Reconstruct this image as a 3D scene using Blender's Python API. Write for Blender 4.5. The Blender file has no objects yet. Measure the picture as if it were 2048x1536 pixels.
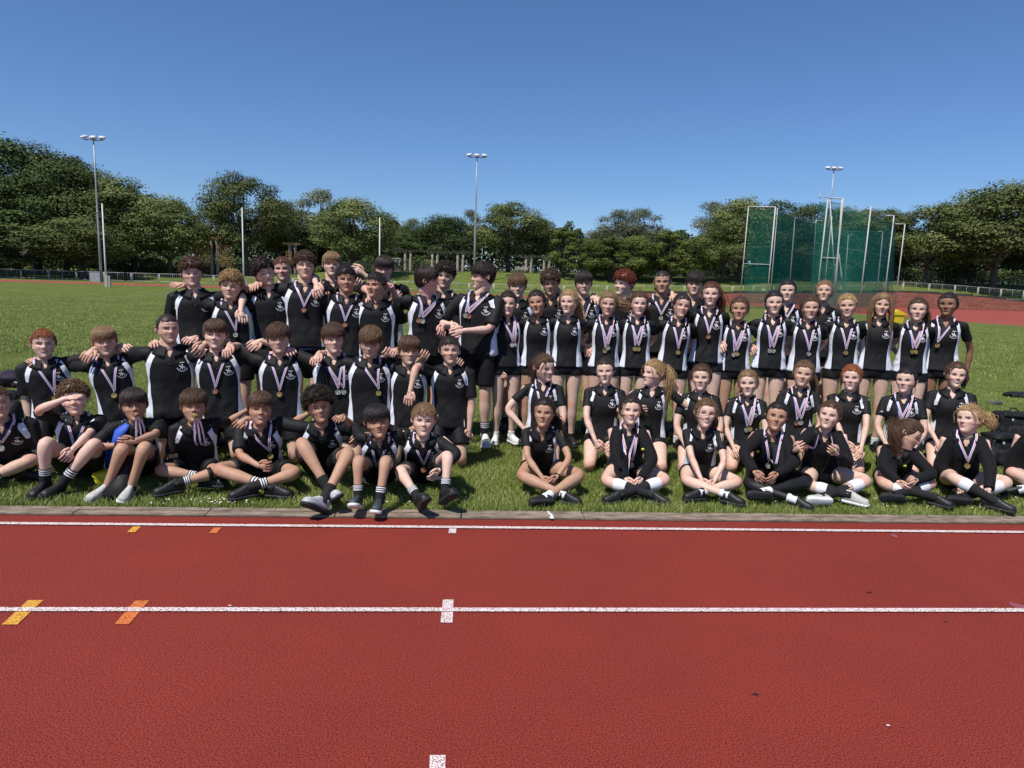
import bpy, math, random
import numpy as np
from mathutils import Vector, Matrix, noise
from mathutils.bvhtree import BVHTree
rng = np.random.default_rng(7)
random.seed(7)
S = bpy.context.scene
COL = S.collection
V3 = lambda *a: np.array(a, float)
def nrm(v):
    v = np.asarray(v, float); return v / (np.linalg.norm(v, axis=-1, keepdims=True) + 1e-12)

# ------------------------------------------------------------------ camera, sky, sun, exposure
FPX, PITCH, YAW, ROLL, CH = 1366.77, .14837, .06659, .03243, 1.7226
_f = V3(math.sin(YAW)*math.cos(PITCH), math.cos(YAW)*math.cos(PITCH), -math.sin(PITCH))
_r0 = V3(math.cos(YAW), -math.sin(YAW), 0); _u0 = np.cross(_r0, _f)
CR = _r0*math.cos(ROLL) + _u0*math.sin(ROLL); CU = -_r0*math.sin(ROLL) + _u0*math.cos(ROLL)
cam = bpy.data.objects.new("camera", bpy.data.cameras.new("camera")); COL.objects.link(cam)
cam.data.sensor_width = 36; cam.data.lens = FPX/2048*36; cam.data.clip_end = 3000; cam.data.clip_start = .05
M = Matrix.Identity(4)
for i in range(3):
    M[i][0], M[i][1], M[i][2] = CR[i], CU[i], -_f[i]
M[2][3] = CH
cam.matrix_world = M
S.camera = cam

def atY(px, py, Y):            # the point at distance Y in front of the photographer along a line of sight
    d = _f + CR*(px-1024)/FPX + CU*(768-py)/FPX
    return V3(0, 0, CH) + d*(Y/d[1])
def onz(px, py, z=0.):
    d = _f + CR*(px-1024)/FPX + CU*(768-py)/FPX
    return V3(0, 0, CH) + d*((z-CH)/d[2])

SUN = nrm(V3(-.47, -.54, 1.22))
W = bpy.data.worlds.new("World"); S.world = W; W.use_nodes = True
wn = W.node_tree.nodes; bg = wn["Background"]
sky = wn.new("ShaderNodeTexSky"); sky.sky_type = 'NISHITA'; sky.sun_disc = False
sky.sun_elevation = math.asin(SUN[2]); sky.sun_rotation = math.atan2(SUN[0], SUN[1])
sky.altitude = 0; sky.air_density = 1.0; sky.dust_density = 0.; sky.ozone_density = 9.5
wb = wn.new("ShaderNodeVectorMath"); wb.operation = 'MULTIPLY'; wb.inputs[1].default_value = (.90, .95, 1.05)   # camera white balance
W.node_tree.links.new(sky.outputs[0], wb.inputs[0]); W.node_tree.links.new(wb.outputs[0], bg.inputs[0]); bg.inputs[1].default_value = .106
sl = bpy.data.lights.new("sun", 'SUN'); sl.energy = 5.0; sl.angle = math.radians(.53); sl.color = (1, .955, .9)
so = bpy.data.objects.new("sun", sl); COL.objects.link(so)
so.rotation_euler = Vector(SUN).to_track_quat('Z', 'Y').to_euler()
S.view_settings.view_transform = 'Standard'; S.view_settings.look = 'None'
S.view_settings.exposure = 0; S.view_settings.gamma = 1
S.cycles.max_bounces = 5; S.cycles.diffuse_bounces = 2; S.cycles.transparent_max_bounces = 12

# ------------------------------------------------------------------ materials
def mat(name, col, rough=.6, metal=0, spec=.4, noise_amt=0, noise_scale=20, bump=0, bump_scale=60, sheen=0, coord='Object', detail=4):
    m = bpy.data.materials.new(name); m.use_nodes = True; nt = m.node_tree; b = nt.nodes["Principled BSDF"]
    b.inputs["Base Color"].default_value = (*col, 1); b.inputs["Roughness"].default_value = rough
    b.inputs["Metallic"].default_value = metal; b.inputs["Specular IOR Level"].default_value = spec
    if sheen: b.inputs["Sheen Weight"].default_value = sheen
    tc = nt.nodes.new("ShaderNodeTexCoord")
    if noise_amt:
        n = nt.nodes.new("ShaderNodeTexNoise"); n.inputs["Scale"].default_value = noise_scale; n.inputs["Detail"].default_value = detail
        nt.links.new(tc.outputs[coord], n.inputs["Vector"])
        mr = nt.nodes.new("ShaderNodeMapRange"); mr.inputs[1].default_value = .25; mr.inputs[2].default_value = .75
        mr.inputs[3].default_value = 1-noise_amt; mr.inputs[4].default_value = 1+noise_amt
        nt.links.new(n.outputs[0], mr.inputs[0])
        mx = nt.nodes.new("ShaderNodeVectorMath"); mx.operation = 'SCALE'; mx.inputs[0].default_value = col
        nt.links.new(mr.outputs[0], mx.inputs["Scale"]); nt.links.new(mx.outputs[0], b.inputs["Base Color"])
    if bump:
        n2 = nt.nodes.new("ShaderNodeTexNoise"); n2.inputs["Scale"].default_value = bump_scale; n2.inputs["Detail"].default_value = 3
        nt.links.new(tc.outputs[coord], n2.inputs["Vector"])
        bp = nt.nodes.new("ShaderNodeBump"); bp.inputs["Strength"].default_value = bump; bp.inputs["Distance"].default_value = .02
        nt.links.new(n2.outputs[0], bp.inputs["Height"]); nt.links.new(bp.outputs[0], b.inputs["Normal"])
    return m
def node(nt, t, **kw):
    n = nt.nodes.new(t)
    for k, v in kw.items():
        if isinstance(k, str) and k.startswith('i'): n.inputs[int(k[1:])].default_value = v
        else: setattr(n, k, v)
    return n
def ramp(nt, stops, src):
    r = nt.nodes.new("ShaderNodeValToRGB"); e = r.color_ramp.elements
    while len(e) < len(stops): e.new(.5)
    for k, (p, c) in enumerate(stops): e[k].position = p; e[k].color = (*c, 1)
    nt.links.new(src, r.inputs[0]); return r

# ------------------------------------------------------------------ mesh helpers
class MB:
    def __init__(s): s.V = []; s.F = []; s.n = 0; s.A = []
    def add(s, v, f, m=0, a=0.):
        v = np.asarray(v, float).reshape(-1, 3); f = np.asarray(f, int)
        if f.ndim == 1: f = f[None, :]
        s.V.append(v); s.F.append((f + s.n, m)); s.A.append(np.broadcast_to(np.asarray(a, float), (len(v),)))
        s.n += len(v)
    def arrays(s):
        return np.concatenate(s.V), s.F
    def build(s, name, mats, parent=None, origin=None, smooth=True, attr=None):
        V = np.concatenate(s.V) if s.V else np.zeros((0, 3)); o = np.zeros(3) if origin is None else np.asarray(origin, float)
        me = bpy.data.meshes.new(name); fill(me, V-o, s.F, smooth)
        for m in (mats if isinstance(mats, (list, tuple)) else [mats]): me.materials.append(m)
        if attr:
            at = me.attributes.new(attr, 'FLOAT', 'POINT'); at.data.foreach_set('value', np.concatenate(s.A).astype(np.float32))
        return place(bpy.data.objects.new(name, me), o, parent)
def fill(me, V, F, smooth=True):
    me.vertices.add(len(V)); me.vertices.foreach_set('co', np.asarray(V, np.float32).ravel())
    idx = np.concatenate([f.ravel() for f, m in F]); cnt = np.concatenate([np.full(len(f), f.shape[1]) for f, m in F])
    mi = np.concatenate([np.full(len(f), m) for f, m in F]); st = np.concatenate([[0], np.cumsum(cnt)[:-1]])
    me.loops.add(len(idx)); me.loops.foreach_set('vertex_index', idx.astype(np.int32))
    me.polygons.add(len(cnt)); me.polygons.foreach_set('loop_start', st.astype(np.int32))
    me.polygons.foreach_set('material_index', mi.astype(np.int32))
    me.polygons.foreach_set('use_smooth', np.full(len(cnt), bool(smooth)))
    me.update(calc_edges=True)
def place(ob, o, parent=None):
    COL.objects.link(ob)
    if parent is not None:
        ob.parent = parent; po = np.array(parent.get('_o', (0., 0., 0.))); ob.location = Vector(np.asarray(o)-po)
    else: ob.location = Vector(o)
    ob['_o'] = [float(x) for x in o]
    return ob
def tag(o, label=None, cat=None, group=None, kind=None):
    if label: o['label'] = label
    if cat: o['category'] = cat
    if group: o['group'] = group
    if kind: o['kind'] = kind
    return o
def empty(name, loc, **k):
    o = place(bpy.data.objects.new(name, None), loc); o.empty_display_size = .1
    return tag(o, **k)
def dup(root, loc, rz=None, sc=None, **k):
    r = root.copy(); COL.objects.link(r); r.location = loc
    if rz is not None: r.rotation_euler = (0, 0, rz)
    if sc is not None: r.scale = sc
    for key in ('label', 'group'):
        if key in r: del r[key]
    tag(r, **k)
    for ch in list(root.children):
        c = ch.copy(); COL.objects.link(c); c.parent = r
        for g in ch.children:
            d = g.copy(); COL.objects.link(d); d.parent = c
    return r
def tubes(P, R, k=6, caps=True, flat=1., ref=None):
    """P (N,M,3) paths, R (M,) or (N,M) radii -> verts, quads (+ fan caps as quads)."""
    P = np.asarray(P, float)
    if P.ndim == 2: P = P[None]
    N, Mn, _ = P.shape; R = np.broadcast_to(np.asarray(R, float), (N, Mn))
    T = np.gradient(P, axis=1); T = nrm(T)
    if ref is None:
        ref = np.where(np.abs(T[:, 0, 2:3]) < .9, V3(0, 0, 1), V3(1, 0, 0))
    ref = np.broadcast_to(ref, (N, 3)); U = np.zeros_like(P); u = ref
    for i in range(Mn):
        u = nrm(u - T[:, i]*np.sum(u*T[:, i], -1, keepdims=True)); U[:, i] = u
    B = np.cross(T, U); a = np.arange(k)/k*2*np.pi
    V = P[:, :, None] + R[:, :, None, None]*(np.cos(a)[:, None]*U[:, :, None] + flat*np.sin(a)[:, None]*B[:, :, None])
    V = V.reshape(-1, 3)
    n, m, j = np.meshgrid(np.arange(N), np.arange(Mn-1), np.arange(k), indexing='ij')
    b = (n*Mn+m)*k; j2 = (j+1) % k
    F = np.stack([b+j, b+j2, b+k+j2, b+k+j], -1).reshape(-1, 4)
    return V, F
def capfan(start, k, flip=False):
    f = [start+i for i in range(k)]
    return np.array([f[::-1] if flip else f])
def add_tube(mb, P, R, k=8, m=0, a=0., flat=1., ref=None, caps=True):
    V, F = tubes(P, R, k, flat=flat, ref=ref); n0 = mb.n; mb.add(V, F, m, a)
    P = np.asarray(P)
    if caps and P.ndim == 2:
        L = P.shape[0]; mb.F.append((capfan(n0, k, True), m)); mb.F.append((capfan(n0+(L-1)*k, k), m))
def loft(rings, m=0, mb=None, a=0., caps=True):
    """rings (M,k,3)"""
    R = np.asarray(rings, float); Mn, k, _ = R.shape
    i, j = np.meshgrid(np.arange(Mn-1), np.arange(k), indexing='ij'); j2 = (j+1) % k
    F = np.stack([i*k+j, i*k+j2, (i+1)*k+j2, (i+1)*k+j], -1).reshape(-1, 4)
    n0 = mb.n; mb.add(R, F, m, a)
    if caps: mb.F.append((capfan(n0, k, True), m)); mb.F.append((capfan(n0+(Mn-1)*k, k), m))
BOXF = np.array([[0, 3, 2, 1], [4, 5, 6, 7], [0, 1, 5, 4], [1, 2, 6, 5], [2, 3, 7, 6], [3, 0, 4, 7]])
def add_box(mb, c, h, X=(1, 0, 0), Y=(0, 1, 0), Z=(0, 0, 1), m=0, a=0.):
    X, Y, Z = np.array(X, float), np.array(Y, float), np.array(Z, float); c = np.array(c, float)
    v = [c + X*h[0]*sx + Y*h[1]*sy + Z*h[2]*sz for sz in (-1, 1) for sx, sy in ((-1, -1), (1, -1), (1, 1), (-1, 1))]
    mb.add(v, BOXF, m, a)
def smoothpath(pts, n=7, cut=.35):
    """polyline with rounded corners, n samples per leg"""
    pts = [np.asarray(p, float) for p in pts]; out = []
    for i in range(len(pts)-1):
        a, b = pts[i], pts[i+1]
        s0 = a if i == 0 else a + (b-a)*cut; s1 = b if i == len(pts)-2 else b - (b-a)*cut
        for t in np.linspace(0, 1, n, endpoint=(i == len(pts)-2) or True): out.append(s0 + (s1-s0)*t)
        if i < len(pts)-2:
            c = pts[i+2]; e = b + (c-b)*cut
            for t in (.2, .4, .6, .8): out.append((1-t)**2*s1 + 2*t*(1-t)*b + t*t*e)
    return np.array(out)
def arclen(P):
    d = np.linalg.norm(np.diff(P, axis=0), axis=1); return np.concatenate([[0], np.cumsum(d)])/max(d.sum(), 1e-9)
def interp(xs, ys, t): return np.interp(t, xs, ys)
def rotm(yaw, pitch=0, roll=0):
    cy, sy = math.cos(yaw), math.sin(yaw); cp, sp = math.cos(pitch), math.sin(pitch); cr, sr = math.cos(roll), math.sin(roll)
    Rz = np.array([[cy, -sy, 0], [sy, cy, 0], [0, 0, 1]]); Rx = np.array([[1, 0, 0], [0, cp, -sp], [0, sp, cp]]); Ry = np.array([[cr, 0, sr], [0, 1, 0], [-sr, 0, cr]])
    return Rz @ Rx @ Ry
# ------------------------------------------------------------------ people: materials
def skin_mat(name, col, red):
    m = bpy.data.materials.new(name); m.use_nodes = True; nt = m.node_tree; b = nt.nodes["Principled BSDF"]
    at = node(nt, "ShaderNodeAttribute", attribute_name='v')
    mx = node(nt, "ShaderNodeMix", data_type='RGBA'); mx.inputs[6].default_value = (*col, 1); mx.inputs[7].default_value = (*red, 1)
    nt.links.new(at.outputs['Fac'], mx.inputs[0])
    tc = nt.nodes.new("ShaderNodeTexCoord"); n = node(nt, "ShaderNodeTexNoise"); n.inputs["Scale"].default_value = 28; n.inputs["Detail"].default_value = 5
    nt.links.new(tc.outputs['Object'], n.inputs['Vector'])
    mr = node(nt, "ShaderNodeMapRange", i1=.3, i2=.7, i3=.9, i4=1.08); nt.links.new(n.outputs[0], mr.inputs[0])
    sc = node(nt, "ShaderNodeVectorMath", operation='SCALE'); nt.links.new(mx.outputs[2], sc.inputs[0]); nt.links.new(mr.outputs[0], sc.inputs["Scale"])
    nt.links.new(sc.outputs[0], b.inputs["Base Color"])
    b.inputs["Roughness"].default_value = .58; b.inputs["Specular IOR Level"].default_value = .3
    b.inputs["Subsurface Weight"].default_value = .12; b.inputs["Subsurface Radius"].default_value = (.012, .005, .003); b.inputs["Subsurface Scale"].default_value = .5
    return m
SK = {'p': skin_mat('skin_pale', (.68, .475, .37), (.68, .29, .215)), 'r': skin_mat('skin_flushed', (.66, .40, .33), (.66, .23, .18)),
      'f': skin_mat('skin_fair', (.60, .40, .295), (.60, .24, .17)), 't': skin_mat('skin_tan', (.46, .275, .178), (.44, .165, .11)),
      'b': skin_mat('skin_brown', (.29, .15, .088), (.29, .10, .065)), 'd': skin_mat('skin_deep', (.145, .07, .042), (.16, .05, .035))}
LIP = {'p': (.50, .25, .21), 'r': (.48, .21, .18), 'f': (.44, .20, .16), 't': (.32, .13, .10), 'b': (.20, .07, .055), 'd': (.14, .05, .045)}
LIPM = {k: mat('lips_'+k, c, .42, spec=.4) for k, c in LIP.items()}
M_EYE = mat('eye_white', (.40, .37, .34), .35); M_IRIS = {'br': mat('iris_brown', (.035, .017, .01), .15), 'bl': mat('iris_blue', (.06, .085, .11), .15)}
M_LASH = mat('lash', (.02, .012, .01), .7); M_TEETH = mat('teeth', (.75, .71, .62), .3); M_NOST = mat('nostril', (.12, .045, .035), .8)
HC = {'brown': (.078, .040, .021), 'dark': (.027, .017, .012), 'black': (.017, .013, .012), 'light': (.13, .075, .035), 'blond': (.34, .215, .095),
      'sand': (.21, .125, .06), 'ginger': (.22, .065, .018), 'red': (.16, .035, .012), 'auburn': (.10, .038, .016)}
def hair_mat(name, col, rough=.5):
    m = bpy.data.materials.new('hair_'+name); m.use_nodes = True; nt = m.node_tree; b = nt.nodes["Principled BSDF"]
    at = node(nt, "ShaderNodeAttribute", attribute_name='v')
    mr = node(nt, "ShaderNodeMapRange", i1=0., i2=1., i3=.75, i4=1.3); nt.links.new(at.outputs['Fac'], mr.inputs[0])
    tc = nt.nodes.new("ShaderNodeTexCoord"); n = node(nt, "ShaderNodeTexNoise"); n.inputs["Scale"].default_value = 190; n.inputs["Detail"].default_value = 2
    nt.links.new(tc.outputs['Object'], n.inputs['Vector'])
    m2 = node(nt, "ShaderNodeMapRange", i1=.3, i2=.7, i3=.92, i4=1.08); nt.links.new(n.outputs[0], m2.inputs[0])
    mu = node(nt, "ShaderNodeMath", operation='MULTIPLY'); nt.links.new(mr.outputs[0], mu.inputs[0]); nt.links.new(m2.outputs[0], mu.inputs[1])
    sc = node(nt, "ShaderNodeVectorMath", operation='SCALE'); sc.inputs[0].default_value = col; nt.links.new(mu.outputs[0], sc.inputs["Scale"])
    nt.links.new(sc.outputs[0], b.inputs["Base Color"]); b.inputs["Roughness"].default_value = rough; b.inputs["Specular IOR Level"].default_value = .38
    bp = node(nt, "ShaderNodeBump"); bp.inputs["Strength"].default_value = .25; bp.inputs["Distance"].default_value = .003
    nt.links.new(n.outputs[0], bp.inputs["Height"]); nt.links.new(bp.outputs[0], b.inputs["Normal"])
    return m
HM = {k: hair_mat(k, c) for k, c in HC.items()}
def cloth_mat(name, black, white=None, rough=.7, spec=.28, sheen=.0, nscale=6, bump=.3):
    m = bpy.data.materials.new(name); m.use_nodes = True; nt = m.node_tree; b = nt.nodes["Principled BSDF"]
    tc = nt.nodes.new("ShaderNodeTexCoord"); mp = node(nt, "ShaderNodeMapping"); mp.inputs["Scale"].default_value = (1.6, 1.6, .8)
    mp.inputs["Rotation"].default_value = (.3, .5, .2); nt.links.new(tc.outputs['Object'], mp.inputs[0])
    n = node(nt, "ShaderNodeTexNoise"); n.inputs["Scale"].default_value = nscale; n.inputs["Detail"].default_value = 3; n.inputs["Distortion"].default_value = .6
    nt.links.new(mp.outputs[0], n.inputs["Vector"])
    bp = node(nt, "ShaderNodeBump"); bp.inputs["Strength"].default_value = bump; bp.inputs["Distance"].default_value = .045
    nt.links.new(n.outputs[0], bp.inputs["Height"]); nt.links.new(bp.outputs[0], b.inputs["Normal"])
    b.inputs["Roughness"].default_value = rough; b.inputs["Specular IOR Level"].default_value = spec; b.inputs["Sheen Weight"].default_value = sheen
    if white is not None:
        at = node(nt, "ShaderNodeAttribute", attribute_name='v'); gt = node(nt, "ShaderNodeMath", operation='GREATER_THAN'); gt.inputs[1].default_value = 0
        nt.links.new(at.outputs['Fac'], gt.inputs[0])
        mx = node(nt, "ShaderNodeMix", data_type='RGBA'); mx.inputs[6].default_value = (*black, 1); mx.inputs[7].default_value = (*white, 1)
        nt.links.new(gt.outputs[0], mx.inputs[0]); nt.links.new(mx.outputs[2], b.inputs["Base Color"])
    else: b.inputs["Base Color"].default_value = (*black, 1)
    return m
M_POLO = cloth_mat('polo', (.0085, .0085, .009), (.72, .74, .8)); M_COLLAR = cloth_mat('collar', (.0075, .0075, .008), bump=.3)
M_SHORT = cloth_mat('shorts', (.007, .007, .0075), rough=.6); M_BLAZ = cloth_mat('blazer', (.0075, .0075, .009), rough=.85, spec=.2, sheen=.03, nscale=7)
M_WHITE = mat('embroidery_white', (.78, .78, .78), .7); M_NAVY = cloth_mat('navy_underwear', (.012, .016, .05))
M_SW = mat('sock_white', (.74, .74, .75), .85, bump=.15, bump_scale=240); M_SB = mat('sock_black', (.01, .01, .011), .85, bump=.15, bump_scale=200)
M_LEG = mat('leggings', (.009, .009, .01), .6); M_SHB = mat('shoe_black', (.012, .012, .013), .5, bump=.15, bump_scale=60)
M_SHSOLE = mat('sole_black', (.018, .018, .019), .65, bump=.4, bump_scale=70); M_SHW = mat('shoe_white', (.68, .68, .67), .5, noise_amt=.25, noise_scale=60)
M_SOLW = mat('sole_white', (.72, .72, .70), .5); M_SHG = mat('shoe_grey', (.46, .47, .48), .6, noise_amt=.3, noise_scale=70, bump=.4, bump_scale=160)
M_SHBE = mat('shoe_beige', (.46, .44, .40), .6, noise_amt=.3, noise_scale=60); M_SHD = mat('shoe_teal', (.035, .05, .055), .6, noise_amt=.3, noise_scale=60)
M_BLUE = mat('bright_blue', (.03, .10, .50), .6, bump=.4, bump_scale=15); M_YEL = mat('bright_yellow', (.82, .66, .03), .5, bump=.4, bump_scale=25)
M_RB = mat('ribbon_blue', (.05, .12, .42), .5); M_RW = mat('ribbon_white', (.80, .80, .82), .45); M_RR = mat('ribbon_red', (.56, .035, .07), .5)
M_GOLD = mat('medal_gold', (.36, .29, .12), .48, 1, bump=.9, bump_scale=160); M_SILV = mat('medal_silver', (.38, .38, .37), .46, 1, bump=.9, bump_scale=160)
M_BRON = mat('medal_bronze', (.34, .18, .115), .48, 1, bump=.9, bump_scale=160); M_RING = mat('ring_metal', (.3, .3, .3), .4, 1)
MED = {'g': M_GOLD, 's': M_SILV, 'b': M_BRON}
M_BADGE = mat('badge_yellow', (.82, .80, .08), .4); M_GLASSF = mat('glasses_frame', (.12, .06, .05), .3)
def remesh(mb, vox, it=4):
    V, F = mb.arrays(); me = bpy.data.meshes.new('t'); fill(me, V, F)
    ob = bpy.data.objects.new('t', me); COL.objects.link(ob)
    r = ob.modifiers.new('r', 'REMESH'); r.mode = 'VOXEL'; r.voxel_size = vox; r.use_smooth_shade = True
    s = ob.modifiers.new('s', 'SMOOTH'); s.factor = .5; s.iterations = it
    dg = bpy.context.evaluated_depsgraph_get(); ev = ob.evaluated_get(dg); em = ev.to_mesh()
    n = len(em.vertices); V2 = np.empty(n*3); em.vertices.foreach_get('co', V2); V2 = V2.reshape(-1, 3)
    nn = np.empty(n*3); em.vertices.foreach_get('normal', nn); nn = nn.reshape(-1, 3)
    L = np.empty(len(em.loops), int); em.loops.foreach_get('vertex_index', L); Q = L.reshape(-1, 4)
    ev.to_mesh_clear(); bpy.data.objects.remove(ob); bpy.data.meshes.remove(me)
    return V2, Q, nn

# ------------------------------------------------------------------ head: a loft of horizontal rings, in units of head height
ZK = [-.62, -.56, -.52, -.49, -.45, -.38, -.28, -.15, 0., .1, .2, .3, .38, .44, .48, .5]
WK = [.13, .145, .155, .162, .178, .222, .274, .328, .345, .35, .340, .31, .262, .195, .115, .02]
FK = [.0, -.04, -.16, -.33, -.375, -.385, -.385, -.39, -.385, -.40, -.398, -.355, -.29, -.21, -.12, .0]
BK = [.2, .2, .21, .22, .24, .28, .34, .39, .43, .45, .44, .40, .33, .25, .15, .04]
CY = .03
def gauss(x, z, cx, cz, sx, sz): return np.exp(-((x-cx)/sx)**2 - ((z-cz)/sz)**2)
def facedisp(x, z, fp):
    nose, fem, smile = fp
    d = .088*nose*gauss(x, z, 0, -.105, .048, .045) + .060*nose*gauss(x, z, 0, -.02, .036, .09) + .030*(gauss(x, z, .058, -.125, .03, .026)+gauss(x, z, -.058, -.125, .03, .026))
    ax = np.abs(x)
    d += -.053*gauss(ax, z, .145, .006, .075, .05) + (.020-.012*fem)*gauss(ax, z, .13, .085, .10, .03) + .022*gauss(ax, z, .2, -.10, .085, .08)
    d += .024*gauss(x, z, 0, -.215, .085, .022) + .026*gauss(x, z, 0, -.262, .07, .026) - .016*gauss(x, z, 0, -.237, .10, .010)
    d += .028*gauss(x, z, 0, -.42, .085, .055) - .014*gauss(x, z, 0, -.325, .09, .025)
    d += smile*.02*gauss(ax, z, .17, -.17, .05, .06)
    return d
def headpt(z, a, fp, jaw=1.):
    """a=0 front, +-pi back"""
    w = np.interp(z, ZK, WK); w = w*np.where(z < -.15, jaw, 1.); fy = np.interp(z, ZK, FK); by = np.interp(z, ZK, BK)
    sx, cx = np.sin(a), np.cos(a); x = w*np.sign(sx)*np.abs(sx)**.92
    y = np.where(cx > 0, CY+(fy-CY)*np.abs(cx)**.8, CY+(by-CY)*np.abs(cx)**.9)
    y = y - np.where(cx > 0, facedisp(x, z, fp), 0)
    return np.stack([x, y, z+0*x], -1)
def FS(x, z, fp, off=0.):
    w = np.interp(z, ZK, WK); fy = np.interp(z, ZK, FK)
    return CY+(fy-CY)*(1-np.clip(np.abs(x)/w, 0, .999)**2.17)**.4 - facedisp(x, z, fp) - off
def patch(mb, X, Z, fp, off, m):
    """X,Z grids (r,c) on the face"""
    P = np.stack([X, FS(X, Z, fp, off), Z], -1); r, c = X.shape
    i, j = np.meshgrid(np.arange(r-1), np.arange(c-1), indexing='ij')
    F = np.stack([i*c+j, i*c+j+1, (i+1)*c+j+1, (i+1)*c+j], -1).reshape(-1, 4)
    mb.add(P, F, m)
def head(o):
    """returns MB in head units; materials 0 skin 1 lips 2 eye 3 iris 4 lash 5 brow 6 teeth 7 nostril"""
    fp = (o.get('nose', 1.), o['fem'], o.get('smile', 0)); jaw = o.get('jaw', .97 if o['fem'] else 1.)
    mb = MB(); nz, na = 58, 60
    zs = np.concatenate([np.linspace(-.56, -.45, 9), np.linspace(-.435, .16, 34), np.linspace(.19, .5, 15)])
    u = np.linspace(-1, 1, na, endpoint=False); a = np.pi*(.62*u + .38*u**3)
    Z, A = np.meshgrid(zs, a, indexing='ij'); P = headpt(Z, A, fp, jaw)
    x, z = P[..., 0], P[..., 2]; fr = (np.cos(A) > 0)
    red = fr*(.34*gauss(np.abs(x), z, .2, -.12, .10, .09)*o.get('blush', 1.) + .3*gauss(x, z, 0, -.1, .05, .05) + .08)
    loft(P, 0, mb, a=red.ravel())
    for s in (-1, 1):      # ears
        if o.get('noears'): break
        t = np.linspace(0, 1, 9); th = -1.9+t*4.4
        c = np.stack([s*(.345+.05*np.sin(t*np.pi)**.6), .06+.055*np.cos(th)*.9+.03, .015+.085*np.sin(th)], -1)
        add_tube(mb, c, np.interp(t, [0, .15, .6, 1], [.012, .022, .02, .02]), 6, 0, .5)
        add_tube(mb, np.array([[s*.325, .05, .0], [s*.36, .075, .0], [s*.375, .09, .0]]), [.04, .05, .03], 7, 0, .4, flat=1.5)
        P2 = np.array([[s*.33, .03, -.05], [s*.352, .035, -.055], [s*.365, .06, -.04]]); add_tube(mb, P2, [.02, .026, .015], 6, 0, .4)
    op = o.get('eye', .0185)
    for s in (-1, 1):
        c = np.linspace(-1, 1, 9); cx = s*.145 + c*.068
        up = .004 + op*(1-np.abs(c)**2.2)*(1.); lo = .004 - op*.75*(1-np.abs(c)**2.4) - .0*c
        if o.get('closed'): up = lo + .002
        X = np.stack([cx]*4); Zg = np.stack([lo + (up-lo)*k/3 for k in range(4)])
        if not o.get('closed'):
            b = (1-np.abs(np.stack([c]*4))**2)*.012+.006
            patch(mb, X, Zg, fp, b, 2)
            gx = s*.145 + o.get('gaze', 0)*.022; r = np.linspace(0, 1, 3); th = np.linspace(0, 2*np.pi, 11)
            Rr, Th = np.meshgrid(r, th, indexing='ij'); X2 = gx+.026*Rr*np.cos(Th); Z2 = np.clip(.006+.026*Rr*np.sin(Th), lo.min()+.002, up.max()-.001)
            patch(mb, X2, Z2, fp, .0225, 3)
        uz = up if not o.get('closed') else lo
        th_ = .006+.003*o['fem']
        patch(mb, np.stack([cx, cx]), np.stack([uz-.002, uz+th_*(1-.5*np.abs(c))]), fp, .0235, 4)
        # upper lid above the lashes
        patch(mb, np.stack([cx*1., cx*1.]), np.stack([uz+th_*.8, uz+.03]), fp, .013, 0)
        c = np.linspace(0, 1, 7); bx = s*(.062+c*.175); bz = .078+.028*np.sin(c*np.pi*.85)-.012*c+o.get('browz', 0) - o.get('frown', 0)*.02*(1-c)
        tb = (.017-.004*o['fem'])*np.interp(c, [0, .2, .6, 1], [.8, 1, .8, .2])
        patch(mb, np.stack([bx, bx]), np.stack([bz-tb*.6, bz+tb*.6]), fp, .009, 5)
        th = np.linspace(0, 2*np.pi, 7); r = np.linspace(0, 1, 2); Rr, Th = np.meshgrid(r, th, indexing='ij')
        patch(mb, s*.032+.013*Rr*np.cos(Th), -.141+.007*Rr*np.sin(Th), fp, .006, 7)
    sm = o.get('smile', 0); hw = .104+.03*sm; c = np.linspace(-1, 1, 13); X = c*hw
    lift = sm*.038*np.abs(c)**2 - .01*np.abs(c)**2*(1 if sm == 0 else 0); gap = o.get('teeth', 0)*.034*(1-np.abs(c)**2.5)
    cz = -.237 - .1*gap
    ut = cz+lift+gap*.45 + (.024-.006*sm)*(1-np.abs(c)**1.6)*(1-.22*np.exp(-(c/.14)**2)); ub = cz+lift+gap*.45
    patch(mb, np.stack([X]*3), np.stack([ub, (ub+ut)/2, ut]), fp, np.stack([c*0+.002, c*0+.008, c*0+.003]), 1)
    lt = cz+lift-gap*.55; lb = lt-(.030-.006*sm)*(1-np.abs(c)**1.8)
    patch(mb, np.stack([X]*3), np.stack([lb, (lb+lt)/2, lt]), fp, np.stack([c*0+.003, c*0+.010, c*0+.003]), 1)
    if o.get('teeth'): patch(mb, np.stack([X]*2)*.93, np.stack([lt, ub]), fp, .005, 6)
    patch(mb, np.stack([X]*2), np.stack([lt-.003, ub+.003]) if not o.get('teeth') else np.stack([lt-.002, lt+.002]), fp, .0045 if not o.get('teeth') else .007, 7)
    return mb

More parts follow.
